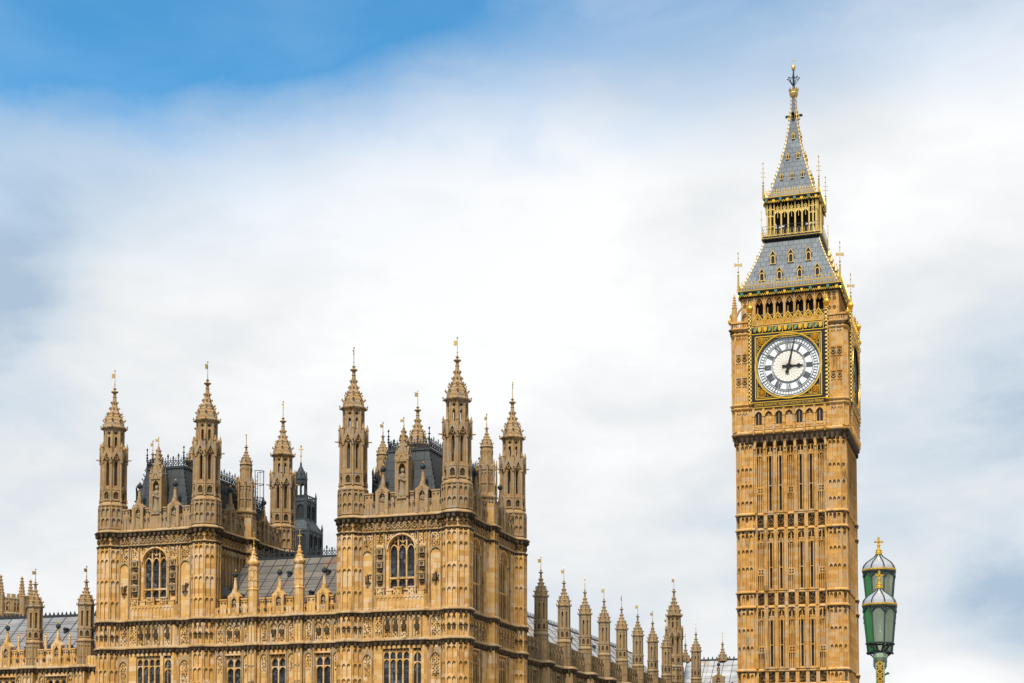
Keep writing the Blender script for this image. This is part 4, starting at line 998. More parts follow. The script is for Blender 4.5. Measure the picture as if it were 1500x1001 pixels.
for c in (-79.05+83, -84.2+83, -89.4+83):
    merlons(pb, dk, c-1.95, c-.5, 18.7, 19.3, -.33, -.03, 2); merlons(pb, dk, c+.5, c+1.95, 18.7, 19.3, -.33, -.03, 2)
    gable_niche(lr, FR, c, 17.9, 19.6, .0, 21.4, .45, .9, STONE)
    for d in (-1.2, 1.2):
        x, y, _ = pb.P(c+d, 0, -.15); pb.lathe(x, y, [(.13, 19.2), (.1, 20.4), (.13, 20.45), (.03, 20.6)], 6); gk.knob(x, y, 20.7, .1, .15)
u = u0r
while u < u1r: pb.fr(*FR); pb.box(u-.03, u+.03, 17.95, 18.65, -.03, .04); u += .3
multi('parapet', [(pb, STONE), (dk, SOOT_SHADE), (gk, GOLD)], lr)
def recolour(o, mat):
    o.data = o.data.copy(); o.data.materials[0] = mat
for c in tu:
    t_ = place(SMALL, lr, c, .1, 17.85, (1.08, 1.08, .885)); recolour(t_, UPPER)
    for ch in t_.children:
        if ch.name.startswith('spire'): recolour(ch, UPPER)
rf = slope_roof(lr, 'roof', ((-97, NEy+.6, 18.1), (-75.1, NEy+.6, 18.1)), ((-97, NEy+6, 23.0), (-75.1, NEy+6, 23.0)), LEADGREY, 15, ((.56, .66), (.72, .66), (.86, .66), (.97, .66), (.6, .3), (.8, .3), (.97, .3)), ((-97, NEy+11, 18), (-75.1, NEy+11, 18)), 6)
rc = MB(); rc.fr((-97, NEy+6), (0, -1))
rc.box(0, 21.6, 23.12, 23.17, -.015, .015)
for k in range(50):
    u = k*.44; rc.box(u-.02, u+.02, 23.0, 23.4, -.02, .02); rc.ext([(u-.12, 23.18), (u+.12, 23.18), (u, 23.45)], -.03, .03, True)
rc.build('cresting', IRON, rf)
ch = MB(); ch.rod((-78.5, NEy+5, 22.5), (-78.5, NEy+5, 24.6), .03, 5); ch.build('aerial', IRON, lr)

# octagonal crowned tower far behind the lower range
ct = empty('crowned_tower', (-124.2, 168, 0), 'pale round stone tower top with crocketed pinnacles behind the lower range', 'tower')
mb, ca2 = MB(), MB(); T = .924; cx, cy = -124.2, 168
mb.lathe(cx, cy, [(2.9/T, 0), (2.9/T, 28.6), (3.4/T, 29.3), (3.5/T, 29.6), (3.4/T, 29.8), (3.35/T, 31.3), (3.45/T, 31.5), (3.3/T, 31.7), (3/T, 31.7)], 16)
for k in range(16):
    a = k*math.pi/8; n = (math.cos(a), math.sin(a)); ca2.fr((cx+n[0]*3.6, cy+n[1]*3.6), n); mb.fr((cx+n[0]*3.6, cy+n[1]*3.6), n)
    for u in (-.42, 0, .42): mb.box(u-.06, u+.06, 29.9, 31.4, -.1, .1)
    for u in (-.5, 0): mb.head(u+.06, u+.44, 30.7, 31.2, -.05, .1, .35, 3); ca2.box(u+.1, u+.4, 30.0, 30.5, -.1, .03)
    mb.box(-.55, -.1, 31.5, 32.1, -.3, 0); mb.box(.22, .6, 31.5, 32.1, -.3, 0)
    carved(ca2, -.75, .75, 28.9, 29.5, -.3, .2, .3)
for k in range(8):
    a = -math.pi/2+.62+k*math.pi/4; x, y = cx+3.6*math.cos(a), cy+3.6*math.sin(a)
    mb.lathe(x, y, [(.45, 28.8), (.45, 31.8), (.5, 31.9), (.38, 32.0), (.1, 34.3), (.02, 34.5)], 8)
    for z in (32.2, 32.6, 33.0, 33.4, 33.8, 34.2):
        for q_ in range(4):
            b = q_*math.pi/2+.4; r = .42-(z-32)*.13; mb.knob(x+math.cos(b)*r, y+math.sin(b)*r, z, .13, .12)
multi('wall', [(mb, UPPER), (ca2, SOOT_SHADE)], ct)

# dark metal ventilation lantern behind the linking range
dl = empty('dark_lantern_tower', (-74.0, 151.7, 0), 'dark green metal lantern tower with gilt cross behind the linking range', 'tower')
mb, gl = MB(), MB(); cx, cy = -74.0, 151.7
def sq(mb_, h, z0, z1, h1=None): mb_.lathe(cx, cy, [(h*1.4142, z0), ((h1 or h)*1.4142, z1)], 4, math.pi/4)
sq(mb, 1.65, 0, 35.0); sq(mb, 1.84, 35.0, 35.25, 1.8); sq(mb, 1.78, 35.25, 36.3, 1.2); sq(mb, 1.12, 36.2, 38.4); sq(mb, 1.3, 38.35, 38.6, 1.26)
for n in ((0, -1), (1, 0), (0, 1), (-1, 0)):
    for h, z0, z1, nb in ((1.65, 30.5, 34.9, 3), (1.12, 36.45, 38.2, 2)):
        o = (cx+n[0]*h, cy+n[1]*h); mb.fr(o, n); gl.fr(o, n); p = 2*h/nb
        for k in range(nb+1): mb.box(-h+k*p-.11, -h+k*p+.11, z0-.3, z1+.1, 0, .14)
        for k in range(nb):
            a, b = -h+k*p+.11, -h+(k+1)*p-.11; mb.head(a, b, z1-.8, z1+.1, 0, .11, .6, 4); mb.box(a, b, z0-.3, z0, 0, .11); gl.q((a, z0, .01), (b, z0, .01), (b, z1-.2, .01), (a, z1-.2, .01)); mb.box((a+b)/2-.03, (a+b)/2+.03, z0, z1, 0, .07)
    o = (cx+n[0]*1.22, cy+n[1]*1.22); mb.fr(o, n)
    for k in range(7): mb.box(-1.2+k*.4-.04, -1.2+k*.4+.04, 38.5, 38.95, -.05, .05)
    mb.box(-1.22, 1.22, 38.88, 38.98, -.05, .05)
for sx in (-1, 1):
    for sy in (-1, 1):
        for h, z0, z1 in ((1.74, 31, 36.2), (1.22, 36.2, 39.6)):
            mb.rod((cx+sx*h, cy+sy*h, z0), (cx+sx*h, cy+sy*h, z1-.6), .11, 6); mb.rod((cx+sx*h, cy+sy*h, z1-.6), (cx+sx*h, cy+sy*h, z1), .12, 6, .02); mb.knob(cx+sx*h, cy+sy*h, z1-.6, .2, .12)
for k in range(8):
    a = math.pi/8+k*math.pi/4; x, y = cx+.62*math.cos(a), cy+.62*math.sin(a); mb.rod((x, y, 38.5), (x, y, 41.6), .1, 5, .07); mb.knob(x, y, 41.6, .09, .2)
for k, o, n in octf(cx, cy, .57): mb.fr(o, n); mb.head(-.22, .22, 40.0, 40.9, -.05, .05, .4, 3); mb.box(-.28, .28, 38.5, 39.1, -.05, .05)
mb.lathe(cx, cy, [(.55, 40.6), (.74, 40.85), (.74, 41.0), (.56, 41.2), (.35, 41.9), (.12, 42.4), (.1, 42.7), (.03, 42.9)], 8)
multi('lantern_body', [(mb, LANTMETAL), (gl, DARK)], dl)
v = MB(); v.rod((cx, cy, 42.6), (cx, cy, 44.6), .05, 5, .04); v.fr((cx, cy), (.3, -1)); v.bar((-.25, 44.2), (.25, 44.2), .1, -.04, .04); v.knob(cx, cy, 44.55, .13, .2); v.knob(cx, cy, 43.5, .12, .2); v.build('gilt_cross', GOLD, dl)

# ------------------------------------------------------------------ north range with its row of turrets
nr = empty('north_range', (-42.75, 165, 0), 'long receding stone range with a row of domed turrets beside the clock tower', 'building')
XN = -42.9
FX = ((XN+.4, 165), (1, 0)); tys = [138.21+7.683*k for k in range(8)]; us = [y-165 for y in tys]
wb, st, so, ca, pb, dk = (MB() for _ in range(6))
ya, yb = NEy+Lt+.6-165, 199-165
mids = [(a+b)/2 for a, b in zip([us[0]-7.683]+us, us+[us[-1]+7.683])]
wn = [(c+d-.75, c+d+.75, 12, 18.2, 0) for c in mids for d in (-1.35, 1.35) if c+d-1 > ya and c+d+1 < yb]
wallgrid(wb.fr(*FX), ya, yb, 0, 19.3, wn)
for c in us: wb.box(c-.6, c+.6, 0, 18.9, 0, .85)
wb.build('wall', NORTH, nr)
course([(butt_path(FX, ya, yb, us, .66, .85), False)], 18.65, 19.3, .26, st, so)
for a, b, z0, z1, _ in wn:
    window(nr, FX, a, b, z0, z1, 0, 2, (), NORTH, .38, True, 0., False); st.fr(*FX)
    for e in (a-.2, b+.2): st.box(e-.06, e+.06, 8, 18.7, 0, .14)
for c in us:
    st.fr(*FX)
    for u in (-.45, 0, .45): st.box(c+u-.04, c+u+.04, 8, 18.7, .85, .92)
    for z in (13, 15.5, 17.9): st.head(c-.41, c-.04, z, z+.3, .85, .91, .22, 2); st.head(c+.04, c+.41, z, z+.3, .85, .91, .22, 2)
st.build('string_course', NORTH, nr); so.build('cornice', SOOT_SHADE, nr)
pb.fr(*FX); pb.box(ya, yb, 19.2, 20.4, -.35, -.03)
for a, b in zip([ya]+us, us+[yb]):
    if b-a > 2.2: merlons(pb, dk, a+.75, b-.75, 20.4, 21.1, -.35, -.03, max(2, round((b-a-1.5)/1.1)))
u = ya
while u < yb: pb.box(u-.03, u+.03, 19.3, 20.35, -.03, .05); u += .35
multi('parapet', [(pb, NORTH), (dk, SOOT_SHADE)], nr)
for a, b in zip(us, us[1:]):
    gable_niche(nr, FX, a+1.35, 19.3, 21.2, .0, 22.3, .42, .8, NORTH, False)
for u in us: place(SMALL, nr, 0.15, u, 19.3)
rf = slope_roof(nr, 'roof', ((-43.6, NEy+Lt, 19.6), (-43.6, 199, 19.6)), ((-48.6, NEy+Lt, 25.25), (-48.6, 199, 25.25)), LEADPALE, 24, ((.22, .72), (.36, .72), (.5, .72), (.64, .72), (.3, .35), (.45, .35)), ((-54, NEy+Lt, 19.6), (-54, 199, 19.6)), 6)
rc = MB(); rc.fr((-48.6, NEy+Lt), (1, 0))
rc.box(0, 65.4, 25.32, 25.38, -.015, .015)
for k in range(120):
    u = k*.55; rc.box(u-.025, u+.025, 25.2, 25.7, -.02, .02); rc.ext([(u-.13, 25.42), (u+.13, 25.42), (u, 25.75)], -.03, .03, True)
rc.build('cresting', IRON, rf)

# tall turret closing the row
tt = empty('end_turret', (-43.45, 200.5, 0), 'tall two stage stone turret closing the row of domed turrets', 'turret')
mb = MB(); mb.lathe(-43.45, 200.5, [(1.15, 0), (1.15, 22.5)], 8); lower_panels(mb, -43.45, 200.5, 1.06, range(8), (12, 22.3), (14, 17, 19.5, 21.8), .4)
mb.build('turret_base', NORTH, tt)
c = place(BIG, tt, 0, 0, -8.0)
for ch in (c,): ch.data = ch.data.copy(); ch.data.materials[0] = NORTH
for ch in c.children:
    if ch.name.startswith('spire'): ch.data = ch.data.copy(); ch.data.materials[0] = NORTH

# pale roofed wing behind, next to the clock tower
ww = empty('west_wing', (-37, 205, 0), 'pale roofed stone wing with small spirelets left of the clock tower base', 'building')
FWg = ((-37, 200.0), (0, -1)); wb, pb, dk = MB(), MB(), MB()
wallgrid(wb.fr(*FWg), -5.5, 12, 0, 19.4, []); wb.build('wall', NORTH, ww)
pb.fr(*FWg); pb.box(-5.5, 12, 19.3, 20.3, -.3, .05); merlons(pb, dk, -5.3, 11.8, 20.3, 20.95, -.3, .05, 15); multi('parapet', [(pb, NORTH), (dk, SOOT_SHADE)], ww)
rf = slope_roof(ww, 'roof', ((-43, 201, 19.5), (-24, 201, 19.5)), ((-43, 206.5, 24.75), (-24, 206.5, 24.75)), LEADPALE, 15, ((.09, .72), (.24, .72), (.39, .72), (.55, .72), (.05, .3), (.2, .3), (.36, .3)), ((-43, 212, 19.5), (-24, 212, 19.5)), 6)
rc = MB(); rc.fr((-43, 206.5), (0, -1))
rc.box(0, 18.6, 24.86, 24.92, -.015, .015)
for k in range(33):
    u = k*.58; rc.box(u-.03, u+.03, 24.75, 25.1, -.02, .02); rc.ext([(u-.14, 24.95), (u+.14, 24.95), (u, 25.3)], -.03, .03, True)
rc.build('cresting', IRON, rf)
gable_niche(ww, FWg, -37.0+.35+36.15-.0, 19.4, 21.9, .1, 23.7, .75, 1.0, NORTH)
for x in (-43.2, -38.15):
    mb = MB(); ogee_spire(mb, x, 206.5, 24.6, .8, .75); mb.build('spirelet', NORTH, ww); v = MB(); vane(v, x, 206.5, 27.3, 1.1, False); v.build('weathervane', PALEGOLD, ww)
place(SMALL, ww, -3.1, -6.7, 19.25, (1.0, 1.0, 1.0))
mb = MB(); mb.lathe(-40.1, 198.3, [(.68, 0), (.68, 19.4)], 8); mb.build('turret_base', NORTH, ww)

# remove the loose prototypes
def drop(o):
    for ch in list(o.children): drop(ch)
    bpy.data.objects.remove(o)

# ------------------------------------------------------------------ clock tower
CX, CY = -24.45, 180.82
ck = empty('clock_tower', (CX, CY, 0), 'tall stone clock tower with white dials, gilded frame and grey iron spire', 'clock tower')
SIDES = ((0, -1), (1, 0), (0, 1), (-1, 0))
def fo(n, d): return ((CX+n[0]*d, CY+n[1]*d), n)
def sqpath(d, b, c, rec):
    """plan outline: square of half width d with chamfered corner piers from b outwards, faces recessed by rec"""
    pts = []
    for n in SIDES:
        u = (-n[1], n[0])
        for uu, w in ((-b, d-rec), (b, d-rec), (b, d), (d-c, d)) if rec else ((d-c, d),): pts.append((CX+u[0]*uu+n[0]*w, CY+u[1]*uu+n[1]*w))
        u2, n2 = n, (-n[1], n[0])            # next side's normal is u
        if rec: pts.append((CX+n2[0]*d+n[0]*(d-c), CY+n2[1]*d+n[1]*(d-c))); pts.append((CX+n2[0]*d+n[0]*b, CY+n2[1]*d+n[1]*b))
        else: pts.append((CX+n2[0]*d+n[0]*(d-c), CY+n2[1]*d+n[1]*(d-c)))
    return pts
REC = .5
sb, st, so, ca, gl = MB(), MB(), MB(), MB(), MB()
BZ = [-3.42+1.14*k for k in range(7)]
STG = [(47.3, 38.6), (36.65, 29.75), (27.8, 20.9), (19.0, 11.5)]
BANDS = [(38.35, 36.85), (29.45, 28.0), (20.5, 19.2)]
# piers
for n in SIDES:
    u = (-n[1], n[0]); n2 = u
    def W_(a, b): return (CX+n2[0]*a+n[0]*b, CY+n2[1]*a+n[1]*b)
    pier = [W_(4.2, 5.0), W_(4.2, 6.0), W_(5.57, 6.0), W_(6.0, 5.57), W_(6.0, 4.2), W_(5.0, 4.2)]
    sb.sweep(pier, [(0, 0), (0, 47.4)])
    sb.fr(*fo(n, 6.1-REC-.3)); sb.q((-4.3, 0, 0), (4.3, 0, 0), (4.3, 47.4, 0), (-4.3, 47.4, 0))
rb = MB()
for n in SIDES:
    rb.fr(*fo(n, 6.1-REC)); ca.fr(*fo(n, 6.1-REC)); gl.fr(*fo(n, 6.1-REC))
    for si, (zt, zb) in enumerate(STG):
        # pier shafts between the bays
        for k in range(8):
            u = -3.99+1.14*k; ww = .20
            rb.box(u-ww, u+ww, zb, zt, -.3, .30); rb.box(u-.05, u+.05, zb, zt, .30, .48); rb.box(u-ww-.02, u-ww+.05, zb, zt, .1, .42); rb.box(u+ww-.05, u+ww+.02, zb, zt, .1, .42)
            z = zb+1.0
            while z < zt-1: rb.box(u-.16, u-.09, z, z+.09, .28, .34); rb.box(u+.09, u+.16, z+.2, z+.29, .28, .34); z += 1.15
        ztr = (46.2, zt-.15, zt-.15, zt-.15)[si]; zh = (45.1, 35.2, 26.4, 17.6)[si]
        for i, u in enumerate(BZ):
            if i in (1, 2, 4, 5):
                gl = MB().fr(*fo(n, 6.1-REC)); gl.q((u-.2, zb+.15, -.28), (u+.2, zb+.15, -.28), (u+.2, zh+.3, -.28), (u-.2, zh+.3, -.28)); gl.build('slit_window', SLIT, ck)
                rb.box(u-.24, u-.14, zb, zh+.5, -.3, .2); rb.box(u+.14, u+.24, zb, zh+.5, -.3, .2)
                zm = (41.75, 32.4, 23.6, 15)[si]; rb.box(u-.2, u+.2, zm-.04, zm+.04, -.3, .07)
                rb.ext([(u-.4, zb), (u+.4, zb), (u+.2, zb+.22), (u-.2, zb+.22)], -.3, .3)
                rb.head(u-.17, u+.17, zh, zh+.5, -.3, .1, .4, 3)
            else:
                rb.box(u-.05, u+.05, zb, zh+.4, -.3, .12); rb.box(u-.24, u-.16, zb, zh+.4, -.3, .12); rb.box(u+.16, u+.24, zb, zh+.4, -.3, .12)
                zq = (41.2, 31.9, 23.1, 14.6)[si]; rb.box(u-.35, u+.35, zq-.42, zq+.42, -.3, .14)
                for a in (-.15, .15):
                    for b in (-.15, .15): so.fr(ca.o, ca.n); so.box(u+a-.1, u+a+.1, zq+b-.1, zq+b+.1, .1, .15)
                pass
            carved(ca, u-.34, u+.34, zh+.1, ztr, .0, .26, .22); rb.box(u-.05, u+.05, zh, ztr, -.3, .2)
            rb.head(u-.36, u+.36, ztr-.5, ztr+.05, -.3, .14, .42, 4)
            for q_ in (-.18, .18): rb.head(u+q_-.17, u+q_+.17, zh-.15, zh+.2, -.3, .12, .28, 2)
    for zt, zb in BANDS:
        for k in range(8):
            u = -3.99+1.14*k; rb.box(u-.2, u+.2, zb, zt, -.3, .30); rb.box(u-.05, u+.05, zb, zt, .30, .42)
        for u in BZ:
            carved(ca, u-.33, u+.33, zb+.12, zt-.1, 0, .15, .2); diamond(ca, u, (zb+zt)/2, .33, 0, .17, .09)
    # piers: three lights on the main face and one on the chamfer
    for sg in (-1, 1):
        rb.fr(*fo(n, 6.1))
        for si, (zt, zb) in enumerate(STG+BANDS):
            us_ = [sg*(4.2+.03), sg*4.67, sg*5.14, sg*5.58]
            for u in us_: rb.box(u-.055, u+.055, zb, zt, -.1, .11)
            rows = {0: (43.55, 41.65, 39.75, 46.1), 1: (34.2, 32.2, 35.9), 2: (25.2, 23.2, 27.1), 3: (16.4, 14.4, 18.3)}.get(si, (zt-.45,))
            for z in rows:
                for a, b in zip(us_, us_[1:]): p, q_ = sorted((a, b)); rb.head(p+.05, q_-.05, z, z+.38, -.1, .10, .28, 3)
        mid = (n[0]+sg*(-n[1]), n[1]+sg*n[0])
        if sg == 1:
            nn = (mid[0]/1.41421, mid[1]/1.41421); d = (6.1+5.62)/1.41421; rb.fr((CX+nn[0]*d, CY+nn[1]*d), nn)
            for si, (zt, zb) in enumerate(STG+BANDS):
                for u in (-.28, .28): rb.box(u-.05, u+.05, zb, zt, -.12, .1)
                for z in {0: (43.55, 41.65, 39.75, 46.1), 1: (34.2, 32.2, 35.9), 2: (25.2, 23.2, 27.1), 3: (16.4, 14.4, 18.3)}.get(si, (zt-.45,)): rb.head(-.23, .23, z, z+.36, -.12, .09, .26, 3)
                if si > 3: ca.fr(rb.o, rb.n); carved(ca, -.2, .2, zb+.1, zt-.5, 0, .1, .2)
multi('shaft', [(sb, TOWER), (rb, TOWER)], ck)
P1 = sqpath(6.1, 4.2, .48, REC)
for z in (38.3, 36.55, 29.42, 27.72, 20.55, 18.95): 
    st.sweep(P1, [(.18, z+.02), (.27, z+.1), (.27, z+.2), (.08, z+.38), (-.15, z+.42)], True); so.sweep(P1, [(-.1, z-.24), (.05, z-.22), (.12, z-.06), (.18, z+.02)], True)
    st.build('string_course', TOWER, ck); st = MB()
    for (x, y), n, l in so.walk(P1, 1.14, True): so.fr((x, y), n); so.box(-.13, .13, z-.26, z+.04, 0, .24)
# --- corbelling below the clock stage
CBL = {}
P2 = sqpath(6.1, 4.2, .5, 0)
so.sweep(P2, [(-.1, 46.55), (.12, 46.75), (.30, 47.15), (.42, 47.4), (.46, 47.5)], True)
st.sweep(P2, [(.46, 47.5), (.56, 47.62), (.56, 47.78), (.40, 47.95), (.25, 48.0)], True)
st.build('string_course', TOWER, ck); st = MB()
for (x, y), n, l in so.walk(P2, .57, True): so.fr((x, y), n); so.box(-.14, .14, 46.6, 47.3, 0, .34); so.knob(*so.P(0, 46.6, .2), .14)
for n in SIDES:
    st.fr(*fo(n, 6.1-REC)); so.fr(*fo(n, 6.1-REC))
    st = CBL[n] = MB().fr(*fo(n, 6.1-REC))
    for u in BZ: st.head(u-.45, u+.45, 46.15, 47.0, .25, .62, .65, 5); so.box(u-.45, u+.45, 46.35, 47.0, 0, .24)  # dark backs paint the shade inside the machicolation arches
    for k in range(8): u = -3.99+1.14*k; st.box(u-.12, u+.12, 45.9, 46.9, 0, .66); st.box(u-.08, u+.08, 45.5, 45.9, 0, .52)
    for sg in (-1, 1):
        x, y = CX+n[0]*6.6+(-n[1])*sg*6.6*0+0, CY+n[1]*6.6
# corner gargoyles
for a in range(4):
    n = SIDES[a]; n2 = (-n[1], n[0]); dx, dy = (n[0]+n2[0])/1.414, (n[1]+n2[1])/1.414
    for z, d in ((47.3, 8.6), (59.5, 8.95)):
        so.rod((CX+dx*(d-.9), CY+dy*(d-.9), z-.1), (CX+dx*(d+.35), CY+dy*(d+.35), z+.1), .22, 6, .12); so.knob(CX+dx*(d+.4), CY+dy*(d+.4), z+.18, .2)
# --- arcade stage 48..50.4 and the clock stage
for v_ in CBL.values(): v_.build('machicolation', TOWER, ck)
st = MB(); cb = MB()
P3 = sqpath(6.45, 4.5, .35, 0)
cb.sweep(P3, [(-.2, 47.9), (0, 47.9), (0, 60.0), (-1.2, 60.05)], True)
ag = MB()
for n in SIDES:
    cb.fr(*fo(n, 6.45)); ca.fr(*fo(n, 6.45)); ag.fr(*fo(n, 6.45)); so.fr(*fo(n, 6.45)); st.fr(*fo(n, 6.45))
    for k in range(8):
        u = -3.99+1.14*k; cb.box(u-.12, u+.12, 48.0, 50.4, 0, .32); cb.box(u-.17, u+.17, 49.5, 49.68, 0, .38); cb.box(u-.15, u+.15, 48.6, 48.75, 0, .36); x, y, _ = cb.P(u, 0, .34); cb.lathe(x, y, [(.07, 47.4), (.13, 47.9), (.13, 48.1), (.05, 48.2)], 6)
    for i, u in enumerate(BZ):
        cb.head(u-.45, u+.45, 49.45, 50.35, 0, .2, .65, 5); so.head(u-.3, u+.3, 49.6, 50.1, .0, .1, .4, 4)
        cb.box(u-.45, u+.45, 48.0, 48.55, 0, .12); cb.head(u-.42, u-.02, 48.1, 48.4, .12, .16, .2, 2); cb.head(u+.02, u+.42, 48.1, 48.4, .12, .16, .2, 2)
        if i % 2 == 0: ag = MB().fr(*fo(n, 6.45)); ag.q((u-.33, 48.55, .02), (u+.33, 48.55, .02), (u+.33, 49.9, .02), (u-.33, 49.9, .02)); ag.build('arcade_window', SLIT, ck); cb.box(u-.03, u+.03, 48.55, 49.8, 0, .08)
        else: cb.box(u-.03, u+.03, 48.55, 49.8, 0, .06); ca.box(u-.33, u+.33, 49.6, 49.95, 0, .03)
    # corner panels of the arcade and clock stages
    for sg in (-1, 1):
        for z0, z1 in ((48.0, 50.3), (51.0, 59.0)):
            for u in (4.62, 5.32, 6.02): cb.box(sg*u-.07, sg*u+.07, z0, z1, 0, .11)
            for a, b in ((4.69, 5.25), (5.39, 5.95)):
                p, q_ = sorted((sg*a, sg*b)); cb.head(p, (p+q_)/2-.02, z1-.55, z1-.1, 0, .1, .35, 3); cb.head((p+q_)/2+.02, q_, z1-.55, z1-.1, 0, .1, .35, 3)
                carved(ca, p+.04, q_-.04, z1-.3, z1-.05, 0, .06, .2)
                if z1 > 55:
                    for zq in (56.35, 53.65):
                        so.fr(*fo(n, 6.45)); uc = (p+q_)/2
                        for r_ in range(8): so.knob(*so.P(uc+.2*math.cos(r_*math.pi/4), zq+.3*math.sin(r_*math.pi/4), .02), .1, .12)
                        diamond(cb, uc, zq, .27, 0, .1, .06); cb.box(p, q_, zq-.52, zq-.46, 0, .08); cb.box(p, q_, zq+.46, zq+.52, 0, .08); so.box(uc-.06, uc+.06, zq-.44, zq+.44, 0, .05); so.box(uc-.26, uc+.26, zq-.06, zq+.06, 0, .05)
                    cb.box((p+q_)/2-.03, (p+q_)/2+.03, 51.0, 53.1, 0, .06); cb.box((p+q_)/2-.03, (p+q_)/2+.03, 54.2, 55.8, 0, .06); cb.box((p+q_)/2-.03, (p+q_)/2+.03, 56.9, 58.6, 0, .06)
    # balustrade over the corners
    for sg in (-1, 1):
        a, b = sorted((sg*4.3, sg*6.5))
        cb.box(a, b, 60.45, 60.65, -.3, .22); 
        u = a+.1
        while u < b: cb.box(u-.05, u+.05, 59.9, 60.5, -.1, .12); u += .24
for z, p in ((50.35, .22), (50.75, .28), (58.95, .22), (59.55, .34)):
    st.sweep(P3, [(-.05, z-.05), (p*.6, z+.05), (p, z+.18), (p, z+.28), (.0, z+.42), (-.1, z+.42)], True); st.build('string_course', TOWER, ck); st = MB()
for (x, y), n, l in so.walk(P3, .6, True): so.fr((x, y), n); so.box(-.1, .1, 59.38, 59.6, 0, .28)
CB_PARTS = cb
# --- dials
def dial(n):
    W0 = 6.47
    fm = MB().fr(*fo(n, W0)); R = 3.42; ZC = 55.07
    gd, bars, face, cream = MB().fr(*fo(n, W0)), MB().fr(*fo(n, W0)), MB().fr(*fo(n, W0)), MB().fr(*fo(n, W0))
    # black iron frame with a round opening
    N = 64; h = 4.1; zlo, zhi = 51.16, 58.86
    def sqp(a, hh, z0, z1):
        c, s_ = math.cos(a), math.sin(a); t = min(hh/abs(c) if abs(c) > 1e-6 else 9e9, ((z1-ZC) if s_ > 0 else (ZC-z0))/abs(s_) if abs(s_) > 1e-6 else 9e9); return (c*t, ZC+s_*t)
    angs = sorted([2*math.pi*k/N for k in range(N)]+[math.atan2(zz-ZC, uu) % (2*math.pi) for uu in (-h, h) for zz in (zlo, zhi)])
    for a, b in zip(angs, angs[1:]+[angs[0]+2*math.pi]):
        p, q_ = sqp(a, h, zlo, zhi), sqp(b, h, zlo, zhi); i_, j = (3.6*math.cos(a), ZC+3.6*math.sin(a)), (3.6*math.cos(b), ZC+3.6*math.sin(b))
        fm.q((*i_, .30), (*p, .30), (*q_, .30), (*j, .30)); fm.q((*i_, .30), (*j, .30), (*j, .02), (*i_, .02)); fm.q((*p, .30), (*p, 0), (*q_, 0), (*q_, .30))
    root = fm.build('clock_dial', BLACK, ck)
    gd.ring(0, ZC, 3.78, .10, .28, .42, 64); gd.ring(0, ZC, 3.66, .05, .28, .36, 64)
    for z in (51.42, 58.6): gd.box(-3.72, 3.72, z-.055, z+.055, .28, .37)
    for u in (-3.69, 3.69): gd.box(u-.055, u+.055, 51.42, 58.6, .28, .37)
    for z in (51.62, 58.4): gd.box(-3.5, 3.5, z-.025, z+.025, .28, .34)
    for u in (-3.5, 3.5): gd.box(u-.025, u+.025, 51.62, 58.4, .28, .34)
    for su in (-1, 1):
        for sz in (-1, 1):
            u, z = su*2.98, ZC+sz*2.95
            for k in range(8): a = k*math.pi/4; gd.knob(*gd.P(u+.24*math.cos(a), z+.24*math.sin(a), .33), .15, .15)
            gd.knob(*gd.P(u, z, .38), .19); gd.ring(u, z, .46, .05, .28, .35, 12)
            for a_ in range(120):       # scrolling foliage in the spandrels
                uu = random.uniform(1.0, 3.4); zz_ = random.uniform(1.0, 3.3)
                if math.hypot(uu, zz_) < 3.95 or math.hypot(uu-2.98, zz_-2.95) < .5: continue
                r = random.uniform(.06, .12); gd.ring(su*uu, ZC+sz*zz_, r, .045, .29, .34, 6)
    gd.build('gilt_frame', GOLD, root)
    face.disc(0, ZC, 3.62, .06, 64); face.build('dial_face', OPAL, root)
    cream.disc(0, ZC, 1.80, .075, 48); cream.build('dial_centre', CREAM, root)
    w0, w1 = .065, .12
    for r, t in ((3.52, .08), (3.28, .03), (2.88, .035), (2.72, .04), (1.92, .035), (1.81, .055)): bars.ring(0, ZC, r, t, w0, w1, 64)
    def rad(a, r0, r1, t, off=0.): 
        c, s_ = math.sin(a), math.cos(a); bars.bar((c*r0+s_*off, ZC+s_*r0-c*off), (c*r1+s_*off, ZC+s_*r1-c*off), t, w0, w1+.01)
    for k in range(60):
        rad(2*math.pi*k/60, 2.86, 3.26, .028)
    for k in range(12): rad(2*math.pi*k/12, 2.7, 3.5, .055)
    num = ['XII', 'I', 'II', 'III', 'IIII', 'V', 'VI', 'VII', 'VIII', 'IX', 'X', 'XI']
    for k, s_ in enumerate(num):
        a = 2*math.pi*k/12; x = 0; items = []
        for ch in s_:
            wd = {'I': .13, 'V': .3, 'X': .3}[ch]; items.append((ch, x+wd/2, wd)); x += wd
        for ch, xc_, wd in items:
            o = xc_-x/2
            def pt(r, off): return (math.sin(a)*r+math.cos(a)*off, ZC+math.cos(a)*r-math.sin(a)*off)
            if ch == 'I': bars.bar(pt(1.98, o), pt(2.66, o), .055, w0, w1+.02)
            elif ch == 'V': bars.bar(pt(2.66, o-.1), pt(1.98, o), .07, w0, w1+.02); bars.bar(pt(2.66, o+.1), pt(1.98, o), .05, w0, w1+.02)
            else: bars.bar(pt(2.66, o-.1), pt(1.98, o+.1), .07, w0, w1+.02); bars.bar(pt(2.66, o+.1), pt(1.98, o-.1), .05, w0, w1+.02)
        rad(a, 1.96, 2.7, .03, -x/2-.03); rad(a, 1.96, 2.7, .03, x/2+.03)
    bars.build('numeral_ring', LEADBAR, root)
    lt = MB().fr(*fo(n, W0))      # glazing lattice of the cream centre
